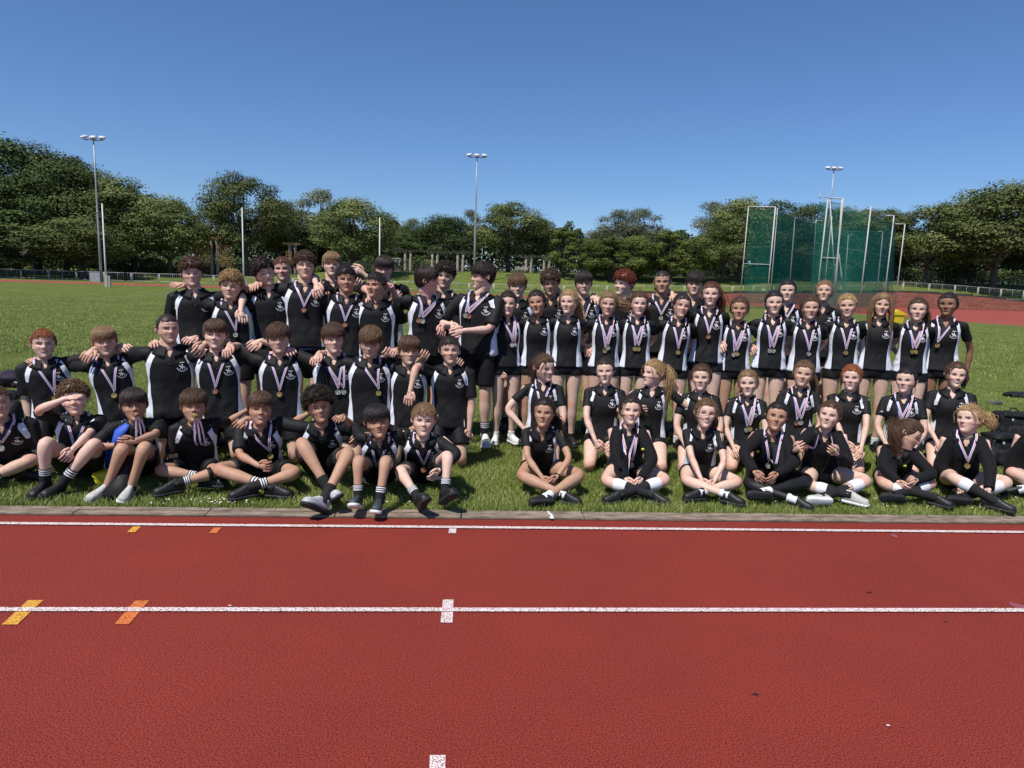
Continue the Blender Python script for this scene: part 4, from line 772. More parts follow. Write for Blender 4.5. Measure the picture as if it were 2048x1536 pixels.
def net(pts_top, pts_bot, label=None):
    tp = np.array(pts_top); bt = np.array(pts_bot); n = 8; rows = []; L = len(tp); s = np.linspace(0, L-1, (L-1)*6+1); I = lambda A: np.stack([np.interp(s, np.arange(L), A[:, k]) for k in range(3)], -1); tp2, bt2 = I(tp), I(bt)
    sag = np.abs(np.sin(s*np.pi))*.12; tp2[:, 2] -= sag
    for k in range(n+1): q = k/n; rows.append(tp2*(1-q)+bt2*q+np.stack([0*s, .16*np.sin(s*5+q*3)*q, 0*s], -1))
    rows = np.array(rows); i, j = np.meshgrid(range(n), range(len(s)-1), indexing='ij'); c = len(s); m = MB(); m.add(rows, np.stack([i*c+j, i*c+j+1, (i+1)*c+j+1, (i+1)*c+j], -1).reshape(-1, 4)); o = m.build('netting', [M_NET], croot, rows[0, 0])
    mr_ = MB(); add_tube(mr_, tp2, .022, 4); add_tube(mr_, rows[n//4*1+1], .012, 4); mr_.build('rope', [mat_cache2('rope_green', (.12, .22, .18), .8)], o, tp2[0]); return o
def low(p, z=.12): q = np.array(p[0], float); q[2] = z; return q
def tpp(px, py, Yd): return atY(px, py, Yd)
net([tpp(1501, 418, 64), tpp(1549, 418, 62.2)], [tpp(1486, 600, 64)*[1, 1, 0]+V3(0, 0, .15), low(p2)])
net([tpp(1556, 418, 62.4), tpp(1590, 432, 74), tpp(1632, 446, 82), tpp(1697, 462, 82), tpp(1766, 462, 74), tpp(1790, 452, 62)], [low(p2b), low(pF), low(pG), low(pH), low(pI), low(pE)])
net([tpp(1553, 420, 63), tpp(1592, 434, 72), tpp(1634, 448, 79)], [low(p2b)+V3(.2, .6, 0), low(pF)+V3(.2, -1, 0), low(pG)+V3(.2, -2, 0)])
net([tpp(1638, 403, 60.5), tpp(1660, 403, 60), tpp(1684, 405, 58.7)], [low(pA)-V3(.3, -.3, 0), low(pA), low(pB)])
net([tpp(1689, 415, 58.7), tpp(1742, 428, 58.3), tpp(1787, 446, 60), tpp(1793, 460, 62)], [low(pB), low(pC), low(pD)+V3(-.5, 0, 0), low(pE)-V3(.9, 0, 0)])
# small white sign on the railing seen through the cage
p = atY(1527, 579, 94.3); m = MB(); add_box(m, p, (.28, .02, .10)); tag(m.build('sign_plate', [M_PW], origin=tuple(p), smooth=False), 'small white plate on the railing behind the cage netting', 'sign')
p = atY(1657, 568, 92.); zb = float(ground_z(p[0], 92)); m = MB(); add_box(m, (p[0], 92, zb+.7), (.5, .3, .7)); tag(m.build('control_cabinet', [M_GALV], origin=(p[0], 92, zb), smooth=False), 'grey metal cabinet seen through the cage netting', 'cabinet')
# yellow bin
M_BINY = mat('bin_yellow', (.78, .50, .02), .5, noise_amt=.08, noise_scale=6); p = onz(1797, 620); p = V3(p[0]*40/p[1], 40, 0); root = empty('yellow_bin', tuple(p), label='yellow plastic grit bin standing by the track beyond the cage', cat='bin')
cz = .35; m = MB(); c = atY(1796, 617, 40); w = .30; c[2] = 0
rings = [np.array([c+V3(-w, -.25, z), c+V3(w, -.25, z), c+V3(w, .3, z), c+V3(-w, .3, z)])*1. for z in (0.02, .25, .5)]; rings[0] = c+(rings[0]-c)*V3(.86, .86, 1); rings[1] = c+(rings[1]-c)*V3(.93, .93, 1)
loft(rings, 0, m); m.build('tub', [M_BINY], root, c, smooth=False); m = MB(); rings = [np.array([c+V3(x, -.30, z), c+V3(x, .33, z), c+V3(x, .33, z2), c+V3(x, -.30, z2)]) for x, z, z2 in ((-.36, .5, .68), (-.1, .5, .80), (.30, .5, .62), (.42, .46, .52))]; loft(rings, 0, m); m.build('lid', [M_BINY], root, c+V3(0, 0, .6), smooth=False)
# ------------------------------------------------------------------ people: body, clothes, pose
def ik(A, C, L1, L2, pole):
    v = C-A; d = np.linalg.norm(v); D = min(d, (L1+L2)*.995); D = max(D, abs(L1-L2)*1.05+.02); u = v/max(d, 1e-6); C = A+u*D
    x = (L1*L1-L2*L2+D*D)/(2*D); h = math.sqrt(max(L1*L1-x*x, 0)); p = np.asarray(pole, float); p = p-u*(p@u); p = nrm(p)
    return A+u*x+p*h, C
TT = [-.20, -.05, .10, .32, .60, .80, .90, .96, 1.0, 1.045]
TORSO = {0: ([.168, .168, .163, .152, .168, .176, .160, .118, .075, .060], [.112, .115, .112, .100, .110, .112, .096, .078, .065, .060]),
         1: ([.155, .160, .150, .130, .136, .142, .126, .094, .064, .052], [.112, .115, .108, .092, .112, .104, .086, .070, .058, .053])}
def person(key, hx, cy, Y, label, **o):
    fem = o['fem'] = 1 if o.get('sex', 'm') == 'f' else 0; sit = o.get('pose', 'stand'); seed = sum(ord(c)*(i+3) for i, c in enumerate(key))
    r = np.random.default_rng(seed); hh = o.get('hh', .243 if fem else .252); D = math.radians
    Hc0 = atY(hx, cy, Y); tc = math.atan2(-Hc0[0], Hc0[1]); by = .8*tc + D(o.get('yaw', 0)); R0 = rotm(by); X, B = R0[:, 0], R0[:, 1]
    o['jaw'] = o.get('jaw', r.uniform(.93, 1.03)*(.97 if fem else 1.)); o['nose'] = o.get('nose', r.uniform(.85, 1.15)); o['hwid'] = o.get('hwid', r.uniform(.99, 1.05)*(.965 if fem else 1)); o['eye'] = o.get('eye', r.uniform(.013, .019)); o['browz'] = r.normal(0, .008); o.setdefault('smile', max(0, r.normal(.1, .2))); o.setdefault('limb', r.uniform(.88, .97)); o['ht'] = o.get('ht', 0)+r.normal(0, 2.5); o['hy'] = o.get('hy', 0)+r.normal(0, 5); o.setdefault('gaze', 0)
    Hc = atY(hx, cy, Y) + V3(0, 0, .52*hh); lx = o.get('lean', 0.)
    Hr = rotm(tc+D(o.get('hy', 0)), -D(o.get('hp', {'stand': 0, 'kneel': 3}.get(sit, 7))), D(o.get('ht', 0)))
    # a: body height
    if sit == 'stand': a = Hc[2]/.935; pz = .53*a
    elif sit == 'kneel':
        a = max(o.get('a', 1.62), Hc[2]/.66); pz = Hc[2]-.398*a
    else:
        a = o.get('a', 1.5); pz = .105
    g = a/1.6*(1. if a > 1.5 else 1.03); wd = o.get('w', 1.)
    N = Hc - np.array(Hr @ V3(0, .02, .46))*hh*1. + V3(o.get('nx', 0), .015, 0); N[2] = Hc[2]-.100*a
    T = .298*a
    if sit in ('stand', 'kneel'):
        P = N + X*lx - V3(0, 0, 1)*math.sqrt(max(T*T-lx*lx, .01)) + B*o.get('ly', 0.); pz = P[2]
    else:
        vz = N[2]-pz; back = math.sqrt(max(T*T-vz*vz-lx*lx, 0)) if vz < T else 0; back = min(back, .2)
        P = N + X*lx + B*(back+o.get('ly', 0)); P[2] = pz
        T = np.linalg.norm(N-P)
    U = nrm(N-P); X = nrm(X - U*(X@U)); B = np.cross(U, X); TR = np.stack([X, B, U], 1)      # torso frame
    loc = lambda x, y, t: P + X*x + B*y + U*(T*t)
    bent = 0 if sit in ('stand', 'kneel') else .035
    tw, td = [np.array(v)*g*wd for v in TORSO[fem]]
    # arms
    arms = {}; shw = (.095 if fem else .111)*a*wd; L1, L2 = .172*a, .148*a; hand_l = .091*a
    for s, kk in ((-1, 'aL'), (1, 'aR')):
        sp = o.get(kk, 'down'); raise_ = 0; hd = None; pole = B*.5 + X*s*.5 - U*.3; opt = {}
        if isinstance(sp, str):
            sh = loc(s*shw, .01, .905)
            if sp == 'down': C = sh + X*s*.035 - V3(0, 0, 1)*(L1+L2)*.97 - B*.04
            elif sp == 'back': sh = sh + U*.025 + B*.03; C = sh + X*s*.24 + B*.17 + V3(0, 0, .0); pole = -U+B
            elif sp == 'behind': C = loc(s*.07, .17, .22); pole = B+X*s*.3-U*.6
            elif sp == 'out': sh = sh+U*.02; C = sh+X*s*.5+B*.03+V3(0, 0, .04); pole = -U+B
            elif sp == 'hip': C = loc(s*.20, .07, .12); pole = X*s+B*.8
            elif sp == 'lap': C = loc(s*.045, -.20, .04) if sit != 'stand' else loc(s*.05, -.14, .0); pole = X*s*1.+B*.2; hd = X*(-s)*.6 - B*.6 - U*.5
            elif sp == 'thigh': C = loc(s*.10, -.22, .02); pole = X*s+B*.4; hd = -B-U*.4+X*s*-.1
        else:
            px, py, dy = sp[:3]; C = atY(px, py, Y+dy); opt = sp[3] if len(sp) > 3 else {}
            sh = loc(s*shw, .01, .905); up = nrm(C-sh)@V3(0, 0, 1)
            if up > -.45: sh = sh + U*.03*(up+.5)
            if 'pole' in opt: pole = V3(*opt['pole'])
            if 'hd' in opt: hd = V3(*opt['hd'])
            fd = nrm(hd) if hd is not None else nrm(C-sh); C = C - fd*hand_l*.45
        E, C = ik(sh, C, L1, L2, pole); fd = nrm(nrm(C-E)*.6+nrm(hd)*.8) if hd is not None else nrm(C-E)
        arms[s] = (sh, E, C, fd, opt)
    # legs
    legs = {}; Lt, Ls = .245*a, .235*a; FW = -B if sit == 'stand' else -R0[:, 1]
    for s, kk in ((-1, 'lL'), (1, 'lR')):
        hj = P + X*s*.052*a + U*(-.0 if sit in ('stand', 'kneel') else .0); sp = o.get(kk)
        if sit == 'stand':
            ank = V3(P[0], P[1], 0) + R0[:, 0]*(s*.085*g) + V3(0, 0, .082) - lx*R0[:, 0]*.5; pole = FW; toe = FW+R0[:, 0]*s*.3; kn = None
        elif sit == 'kneel':
            hz = hj[2]-.065; f = math.sqrt(max(Lt*Lt-hz*hz, .0004)) if hz < Lt else .02
            kn = hj + FW*f + R0[:, 0]*s*o.get('ks', .035); kn[2] = .062; kn = hj+nrm(kn-hj)*Lt; kn[2] = max(kn[2], .05); ank = kn - FW*Ls*.99; ank[2] = .075; toe = -FW*.75-V3(0, 0, .35); pole = None
        elif sit == 'cross':
            near = (s == o.get('nearleg', 1)); q = .93 if near else 1.
            ank = V3(P[0], P[1], 0) + R0[:, 0]*(-s*(.13 if near else .11)) + FW*((.36 if near else .27)*g) + V3(0, 0, .085); toe = R0[:, 0]*(-s)*.95 + FW*.35+V3(0, 0, -.02); pole = R0[:, 0]*s*1.0+V3(0, 0, .42)+FW*.1; kn = None
        else:  # knees up
            ank = V3(P[0], P[1], 0) + R0[:, 0]*s*.12 + FW*.50*g + V3(0, 0, .085); toe = FW+R0[:, 0]*s*.25; pole = V3(0, 0, 1)+FW*.2+R0[:, 0]*s*.15; kn = None
        if sp is not None:
            if 'a' in sp: ank = atY(sp['a'][0], sp['a'][1], sp['a'][2]); ank[2] = max(ank[2], .07)
            if 'k' in sp: kn = atY(*sp['k']); kn[2] = max(kn[2], .065)
            if 'toe' in sp: toe = V3(*sp['toe'])
            if 'pole' in sp: pole = V3(*sp['pole'])
        if kn is None: kn, ank = ik(hj, ank, Lt, Ls, pole)
        legs[s] = (hj, kn, ank, nrm(toe))
    base = V3(P[0], P[1], 0)
    for s in (-1, 1):
        q_ = legs[s]; l1, l2 = np.linalg.norm(q_[1]-q_[0])/Lt, np.linalg.norm(q_[2]-q_[1])/Ls
        if not (.8 < l1 < 1.15 and .8 < l2 < 1.15): print('LEG', key, s, round(l1, 2), round(l2, 2), q_[0].round(2), q_[1].round(2), q_[2].round(2))
    # ---------------- body mesh
    sk = SK[o.get('skin', 'f')]; tone = o.get('skin', 'f'); brow = HM[{'blond': 'sand', 'sand': 'light', 'light': 'brown', 'ginger': 'auburn'}.get(o.get('hc', 'brown'), o.get('hc', 'brown'))]
    o.setdefault('hair', 'fringe'); o['down'] = Hr.T @ V3(0, 0, -1)
    mb = MB(); h = head(o)
    HV = lambda v: (np.asarray(v, float)*hh*np.array([o.get('hwid', .97 if not fem else .94), 1, 1])) @ Hr.T + Hc
    for v, f_, av in zip(h.V, h.F, h.A): mb.V.append(HV(v)); mb.A.append(av)
    mb.F += h.F; mb.n = h.n
    k = 24; th = np.arange(k)/k*2*np.pi; rings = []; nr = (.0515 if fem else .060)*g*o.get('neck', 1.)
    for t in (0, .15, .32, .5, .7, .84, .93, .98, 1.0):
        w_, d_ = np.interp(t, TT, tw)-.012, np.interp(t, TT, td)-.013
        if t > .95: w_ = min(w_, .07+.05*(1-t)/.05); 
        rings.append(loc(0, 0, t) + X*(w_*np.cos(th))[:, None] + B*(d_*np.sin(th))[:, None])
    ntop = Hc + Hr @ V3(0, .10, -.30)*hh; nb = loc(0, .005, 1.02)
    for q, rr in ((0, 1.08), (.3, .97), (.6, .95), (1., .98)):
        c = nb+(ntop-nb)*q; rings.append(c + X*(nr*rr*np.cos(th))[:, None] + B*(nr*rr*1.02*np.sin(th))[:, None])
    loft(rings, 0, mb, a=.1)
    for s in (-1, 1):
        sh, E, C, fd, opt = arms[s]; pth = np.vstack([smoothpath([sh, E, C], 8, .22), [C+fd*hand_l*.12]]); t = arclen(pth); q = L1/(L1+L2); gg = g*(.9 if fem else 1.)*o.get('limb', 1.)
        rad = np.interp(t, [0, .25, q-.06, q, q+.12, .82, .95, 1], [.050, .046, .038, .037, .040, .028, .0245, .021])*gg
        # palm frame
        pn = opt.get('pn'); pn = V3(*pn) if pn is not None else nrm(B*.8 - X*s*.5 + V3(0, 0, -.2)); pn = nrm(pn-fd*(pn@fd)); sd = np.cross(fd, pn)
        V, F = tubes(pth, rad, 12, flat=.92); mb.add(V, F, 0, np.repeat(.05+.5*np.exp(-((t-q)/.05)**2), 12)); mb.F.append((capfan(mb.n-len(V), 12, True), 0))
        hl = hand_l*(.96 if fem else 1.); pl = []; hk = 12; ph = np.arange(hk)/hk*2*np.pi
        for q_, w_, d_ in ((-.2, .18, .16), (.0, .27, .22), (.12, .32, .20), (.28, .37, .18), (.45, .385, .16), (.52, .36, .12)):
            pl.append(C + fd*hl*q_ + sd*(w_*hl*.52*np.cos(ph))[:, None]*1.0*2*.5 + pn*(d_*hl*.55*np.sin(ph))[:, None])
        loft(pl, 0, mb, a=.15)
        cu = opt.get('curl', .6); tsd = opt.get('thumb', -s)
        for i in range(4):
            fo = (i-1.5)*.185*hl*.9; fl = [.44, .50, .47, .37][i] if tsd < 0 else [.37, .47, .50, .44][i]; fl *= hl*.96; b0 = C+fd*hl*.46+sd*fo*.98; p = [b0-fd*hl*.16, b0]; dd = fd + sd*(i-1.5)*.035*opt.get('spread', 1)
            for j, L in enumerate((.45, .32, .25)):
                an = cu*(.45+.55*j)+.07*i*(.5); d2 = nrm(dd*math.cos(an)+pn*math.sin(an)); p.append(p[-1]+d2*fl*L); 
            add_tube(mb, smoothpath(p, 2, .3), np.interp(np.linspace(0, 1, len(smoothpath(p, 2, .3))), [0, .5, .9, 1], [.066, .060, .052, .032])*hl, 7, 0, .3)
        tb = C+fd*hl*.10+sd*tsd*hl*.17; d1 = nrm(fd*.75+sd*tsd*.75+pn*.3); p = [tb-fd*hl*.05, tb+d1*hl*.22, tb+d1*hl*.22+nrm(fd+sd*tsd*.25+pn*.2)*hl*.2, tb+d1*hl*.22+nrm(fd+pn*.25)*hl*.36]
        add_tube(mb, np.array(p), np.array([.10, .085, .068, .038])*hl, 7, 0, .3)
        hj, kn, ank, toe = legs[s]; lg = g*(1. if not fem else 1.0)*o.get('limb', 1.)
        hj2 = hj + (kn-hj)*.05; pth = smoothpath([hj2, kn, ank], 10, .2); t = arclen(pth); q = .5
        rad = np.interp(t, [0, .2, q-.09, q, q+.07, q+.16, .82, .95, 1], ([.092, .082, .060, .056, .052, .056, .037, .033, .034] if fem else [.088, .078, .060, .057, .053, .058, .040, .035, .036]))*lg
        V, F = tubes(pth, rad, 16, ref=nrm(-FW if sit == 'stand' else V3(0, .3, 1))); red = .05+.45*np.exp(-((t-q)/.05)**2)
        # kneecap and calf
        mb.add(V, F, 8 if o.get('leggings') else 0, np.repeat(red, 16)); mb.F.append((capfan(mb.n-len(V), 16, True), 0)); mb.F.append((capfan(mb.n-16, 16), 0))
        legs[s] = (hj, kn, ank, toe, pth, t, rad)
    root = mb.build('person', [sk, LIPM[tone], M_EYE, M_IRIS[o.get('iris', 'br' if tone not in 'pr' else 'bl')], M_LASH, brow, M_TEETH, M_NOST, M_LEG], origin=base, attr='v')
    tag(root, label, 'person', o['group'])
    # ---------------- hair
    hb = hair(o, seed); hb.V = [HV(v) for v in hb.V]
    hb.build('hair', [HM[o.get('hc', 'brown')]], root, Hc, attr='v')
    # ---------------- shirt
    blz = o.get('blazer'); sb = MB(); f = 1.09 if blz else 1.; k = 30; th = np.arange(k)/k*2*np.pi; rings = []
    t0 = -.08 if sit == 'stand' else (-.13 if sit == 'kneel' else -.03)
    if fem and sit == 'stand': t0 = -.03
    if blz: t0 -= .03
    t0 = o.get('t0', t0)
    for t in [t0]+[x for x in (-.05, .08, .2, .32, .45, .6, .7, .8, .86, .9, .93, .96, 1.0, 1.04) if x > t0+.03]:
        w_, d_ = np.interp(t, TT, tw)*f, np.interp(t, TT, td)*f; e = .86; c_, s_ = np.cos(th), np.sin(th); hem = 1.03 if t < 0 else 1.
        bust = fem*(.014*math.exp(-((t-.68)/.1)**2)*np.clip(-s_, 0, 1)**2)
        if t < .4: w_ += (.012 if not fem else .006)*g; d_ += .008*g
        rings.append(loc(0, .0, t) + X*(hem*w_*np.sign(c_)*np.abs(c_)**e)[:, None] + B*((d_+bust)*hem*np.sign(s_)*np.abs(s_)**e)[:, None])
    loft(rings, 0, sb)
    slen = 1. if (blz or o.get('longsl')) else (.60 if fem else .84); elb = o.get('slen', slen)
    for s in (-1, 1):
        sh, E, C, fd, opt = arms[s]; s0 = sh - nrm(E-sh)*.02 - X*s*.05
        if slen == 1.:
            W2 = C-(C-E)*.02; pth = smoothpath([s0, E, W2], 7, .2); t = arclen(pth); rad = np.interp(t, [0, .15, .5, .62, 1], [.060, .064, .054, .052, .040])*g*(1.02 if blz else .92)
        else:
            e = sh+(E-sh)*elb; pth = np.array([s0, sh, sh+(e-sh)*.5, e]); rad = np.array([.055, .060, .059, .063])*g*(.80 if fem else 1.)*o.get('limb', 1.)
        add_tube(sb, pth, rad, 14)
    V, Q, nn = remesh(sb, .0105, 5)
    L = (V-P) @ TR; tt = L[:, 2]/T; hw = np.interp(tt, TT, tw)*f
    # folds
    ns = np.array([noise.noise(Vector((v[0]*7+seed, v[1]*7, v[2]*4.2))) + .5*noise.noise(Vector((v[0]*15, v[1]*15+seed, v[2]*10))) for v in L]); amp = .012*np.clip(1.15-tt, .35, 1)
    ph = L[:, 2]*38+np.abs(L[:, 0])*26*np.sign(.5-tt)+6*ns+seed; ns = ns + .28*np.sin(ph)*np.clip(ns+.3, 0, 1)*np.clip(1.1-tt, 0, 1)
    V = V + nn*(ns*amp)[:, None]
    xx = np.abs(L[:, 0])/(tw[5]*f)
    if fem: xi = np.interp(tt, [0, .35, .6, .75, .88, 1.0], [.74, .72, .79, .76, .66, .48]); xo = np.interp(tt, [.6, .66, .75, .85, .95, 1.05], [3, 1.0, .95, .87, .78, .62])
    else: xi = np.interp(tt, [0, .3, .55, .7, .85, 1.0], [.74, .80, .84, .80, .66, .44]); xo = np.interp(tt, [.6, .68, .75, .85, .95, 1.05], [3, 1.02, .99, .88, .76, .62])
    wh = np.minimum(xx-xi, xo-xx)
    for s in (-1, 1):
        sh, E, C, fd, opt = arms[s]; ax = nrm(E-sh); pr = (V-sh)@ax; dist = np.linalg.norm(V-sh-pr[:, None]*ax, axis=1)
        side = (L[:, 0]*s/(np.interp(np.clip(tt, 0, .9), TT, tw)*f) - np.interp(tt, [0, .7, .9], [.95, .95, .88]))*.12
        arm = np.minimum(np.minimum(pr-.04, .086*g-dist), np.maximum(side, pr-.11)); wh = np.minimum(wh, -arm*8)
    if blz or o.get('nostripe'): wh = wh*0-1
    if o.get('stripe') is False: wh = wh*0-1
    F = Q; wl = (.030 if fem else .022)*g*np.clip((tt-.87)/.12, 0, 1.5); inside = (L[:, 1] < 0)&(L[:, 1] > -.15)&(tt > .87)&(np.abs(L[:, 0]) < wl)
    hole = (tt > 1.01)&(np.abs(L[:, 0]) < .09)&(np.abs(L[:, 1]) < .10); keep = ~((inside[F].sum(1) >= 3)|(hole[F].sum(1) == 4)); F = F[keep]
    mv = inside & np.isin(np.arange(len(V)), F.ravel()); sgn = np.where(L[:, 0] >= 0, 1, -1); V[mv] += X*((sgn*wl-L[:, 0])[mv])[:, None]
    st = MB(); st.add(V, F, 0, wh); shirt = st.build('blazer' if blz else 'polo_shirt', [M_BLAZ if blz else M_POLO], root, loc(0, 0, .5), attr='v')
    Lf = L.copy(); bvh = BVHTree.FromPolygons([Vector(v) for v in (V-P)@TR], [tuple(q) for q in F[::1]])
    def onshirt(x, t, off=.003, dflt=None):
        hit = bvh.ray_cast(Vector((x, -.5, t*T)), Vector((0, 1, 0)), 1.)[0]
        y = hit.y if hit is not None else -np.interp(t, TT, td)*f
        if dflt is not None: y = min(y, dflt)
        return loc(x, y-off, t)
    if blz:     # the black polo worn beneath shows in the opening, between lapels
        pb = MB(); c = np.linspace(-1, 1, 9); 
        rows = []
        for t, w_ in ((.98, .050), (.9, .058), (.75, .055), (.55, .048), (.35, .036), (.22, .02)):
            rows.append([onshirt(w_*g*x_, t, .002) for x_ in c])
        rows = np.array(rows); i, j = np.meshgrid(range(5), range(8), indexing='ij'); pb.add(rows, np.stack([i*9+j, i*9+j+1, i*9+9+j+1, i*9+9+j], -1).reshape(-1, 4)); pb.build('polo_shirt', [M_COLLAR], root, loc(0, 0, .5))
        for s in (-1, 1):
            lb = MB(); rows = []
            for t, xi_, xo_ in ((1.02, .052, .066), (.93, .056, .086), (.84, .057, .100), (.80, .057, .088), (.6, .050, .078), (.4, .038, .056), (.24, .02, .03)):
                rows.append([onshirt(s*x_*g, t, of) for x_, of in ((xi_-.004, .003), (xi_, .011), ((xi_+xo_)/2, .012), (xo_, .009), (xo_+.003, .001))])
            rows = np.array(rows); i, j = np.meshgrid(range(6), range(4), indexing='ij'); q = np.stack([i*5+j, i*5+j+1, i*5+5+j+1, i*5+5+j], -1).reshape(-1, 4); lb.add(rows, q[:, ::-1] if s > 0 else q); lb.build('lapel', [M_BLAZ], shirt, loc(0, 0, .6))
    # collar
    cb = MB(); an = np.linspace(-1, 1, 33)*np.radians(161); rows = []; fl = np.clip((np.abs(an)-np.radians(95))/np.radians(66), 0, 1)
    def rad_at(a_, t_, dflt):
        d_ = Vector((math.sin(a_), math.cos(a_), 0)); h_ = bvh.ray_cast(Vector((0, 0, t_*T))+d_*.3, -d_, .28)[0]
        return max(math.hypot(h_.x, h_.y) if h_ is not None else 0, dflt)
    for k_, (r_, t_, fdp, off) in enumerate(((1.06, 1.05, .03, 0), (1.16, 1.085, .035, 0), (1.30, 1.05, .055, .004), (1.42, 1.0, .075, .009), (1.45, .965, .088, .010), (1.3, .960, .088, .002))):
        tt_ = t_-fl*fdp; rr = np.array([nr*r_ if k_ < 2 else min(rad_at(a_, t2, nr*r_*(1 if k_ < 5 else .9)), nr*2.1)+off*g for a_, t2 in zip(an, tt_)])
        rows.append(loc(0, 0, 0) + X*(rr*np.sin(an))[:, None] + B*(rr*np.cos(an))[:, None] + U*(T*tt_)[:, None])
    rows = np.array(rows); nc = len(an); i, j = np.meshgrid(range(5), range(nc-1), indexing='ij'); cb.add(rows, np.stack([i*nc+j, i*nc+j+1, i*nc+nc+j+1, i*nc+nc+j], -1).reshape(-1, 4)); cb.build('collar', [M_COLLAR], shirt, loc(0, 0, 1))
    if not fem and not blz:
        bt = MB()
        for t in (.84, .78): add_box(bt, onshirt(.0, t, .003), (.004, .002, .004), X, B, U)
        bt.build('button', [mat_cache('button', (.05, .05, .055), .3)], shirt, loc(0, 0, .8))
    # crest
    if o.get('crest', True) and not blz:
        eb = MB(); cx, ct = (.50*tw[5]*f, .73) if not blz else (.112*g, .62); sc = .034*g
        for poly in CREST: eb.add([onshirt(cx+x*sc, ct+y*sc/T, .0042, None) for x, y in poly], [list(range(len(poly)))])
        eb.build('crest', [M_WHITE], shirt, onshirt(cx, ct), smooth=False)
    for s_ in o.get('logo', []):
        sh, E, C, fd, opt = arms[s_]; lb = MB(); c = sh+(E-sh)*.42+nrm(V3(s_*.55, -1, .1))*.066*g
        for dx, dz in ((-.006, .003), (.006, -.003)): add_box(lb, c+V3(dx, 0, dz), (.008, .002, .003), nrm(V3(1, 0, .6)), V3(0, 1, 0), nrm(V3(-.6, 0, 1)))
        lb.build('sleeve_logo', [M_WHITE], shirt, c)
    if o.get('badge'):
        q = onshirt(o['badge']*g, .70 if o['badge'] < 0 else .78, .016); bb = MB(); add_tube(bb, np.array([q, q-B*.004]), .014, 14); bb.build('badge', [M_BADGE], shirt, q)
    # ---------------- shorts
    pb = MB(); rings = []
    for t, q in ((-.17 if sit == 'stand' else -.13, .93), (-.08, 1.), (.03, 1.), (.16, .98)):
        w_, d_ = np.interp(t, TT, tw)*q*.97, np.interp(t, TT, td)*q*.97; rings.append(loc(0, 0, t)+X*(w_*np.cos(th))[:, None]+B*(d_*np.sin(th))[:, None])
    loft(rings, 0, pb); sl_ = o.get('short', .27 if fem else .62)
    if o.get('leggings'): sl_ = .2
    for s in (-1, 1):
        hj, kn, ank, toe, pth, t, rad = legs[s]; n = 5; pp = np.array([hj+(kn-hj)*q for q in np.linspace(0, sl_, n)]); base_r = np.interp(np.linspace(0, sl_, n)*.5, t, rad)
        add_tube(pb, pp, base_r+np.linspace(.004, .016 if fem else .024, n)*g, 16)
    V, Q, nn = remesh(pb, .0125, 4); V[:, 2] = np.maximum(V[:, 2], .004); st = MB(); ns = np.array([noise.noise(Vector((v[0]*9+seed, v[1]*9, v[2]*6))) for v in V]); st.add(V+nn*(ns*.007)[:, None], Q)
    st.build('shorts', [M_SHORT], root, P)
    if o.get('undershorts'):
        ub = MB(); rings = []
        for t in (-.14, -.06): rings.append(loc(0, 0, t)+X*(tw[1]*1.02*np.cos(th))[:, None]+B*(td[1]*1.04*np.sin(th))[:, None])
        loft(rings, 0, ub); ub.build('waistband', [M_NAVY], root, P)
    # ---------------- socks, shoes
    sock = o.get('sock', 'w' if fem else 'bs'); shoe = o.get('shoe', 'k')
    for s in (-1, 1):
        hj, kn, ank, toe, pth, t, rad = legs[s]
        top = {'w': .16, 'bs': .36, 'b': .30, 'bw': .80, 'n': .06, 'wl': .16}[sock]; qs = np.linspace(-.04, top, 18 if sock != 'n' else 6)
        c = ank[None]+(kn-ank)[None]*qs[:, None]; tl = 1-.5*np.clip(qs, 0, 1)
        rr = np.interp(tl, t, rad)+.0055; rr[-1] -= .004
        sk_ = MB(); V, F = tubes(c, rr, 14); mid = (qs[:-1]+qs[1:])/2/top; mi = np.zeros(len(mid), int)
        if sock == 'w': mi[:] = 1
        elif sock == 'bs': mi = (((mid > .58)&(mid < .67))|((mid > .73)&(mid < .82))|((mid > .88)&(mid < .96))).astype(int)
        elif sock == 'bw': mi = (mid > .72).astype(int)
        F = F.reshape(len(mid), 14, 4)
        sk_.add(V, F[0], int(mi[0]))
        for i_ in range(1, len(mid)): sk_.F.append((F[i_], int(mi[i_])))
        sk_.build('sock', [M_SB, M_SW], root, ank)
        build_shoe(root, ank, toe, nrm(kn-ank), shoe, g*(.88 if fem else 1.0), s)
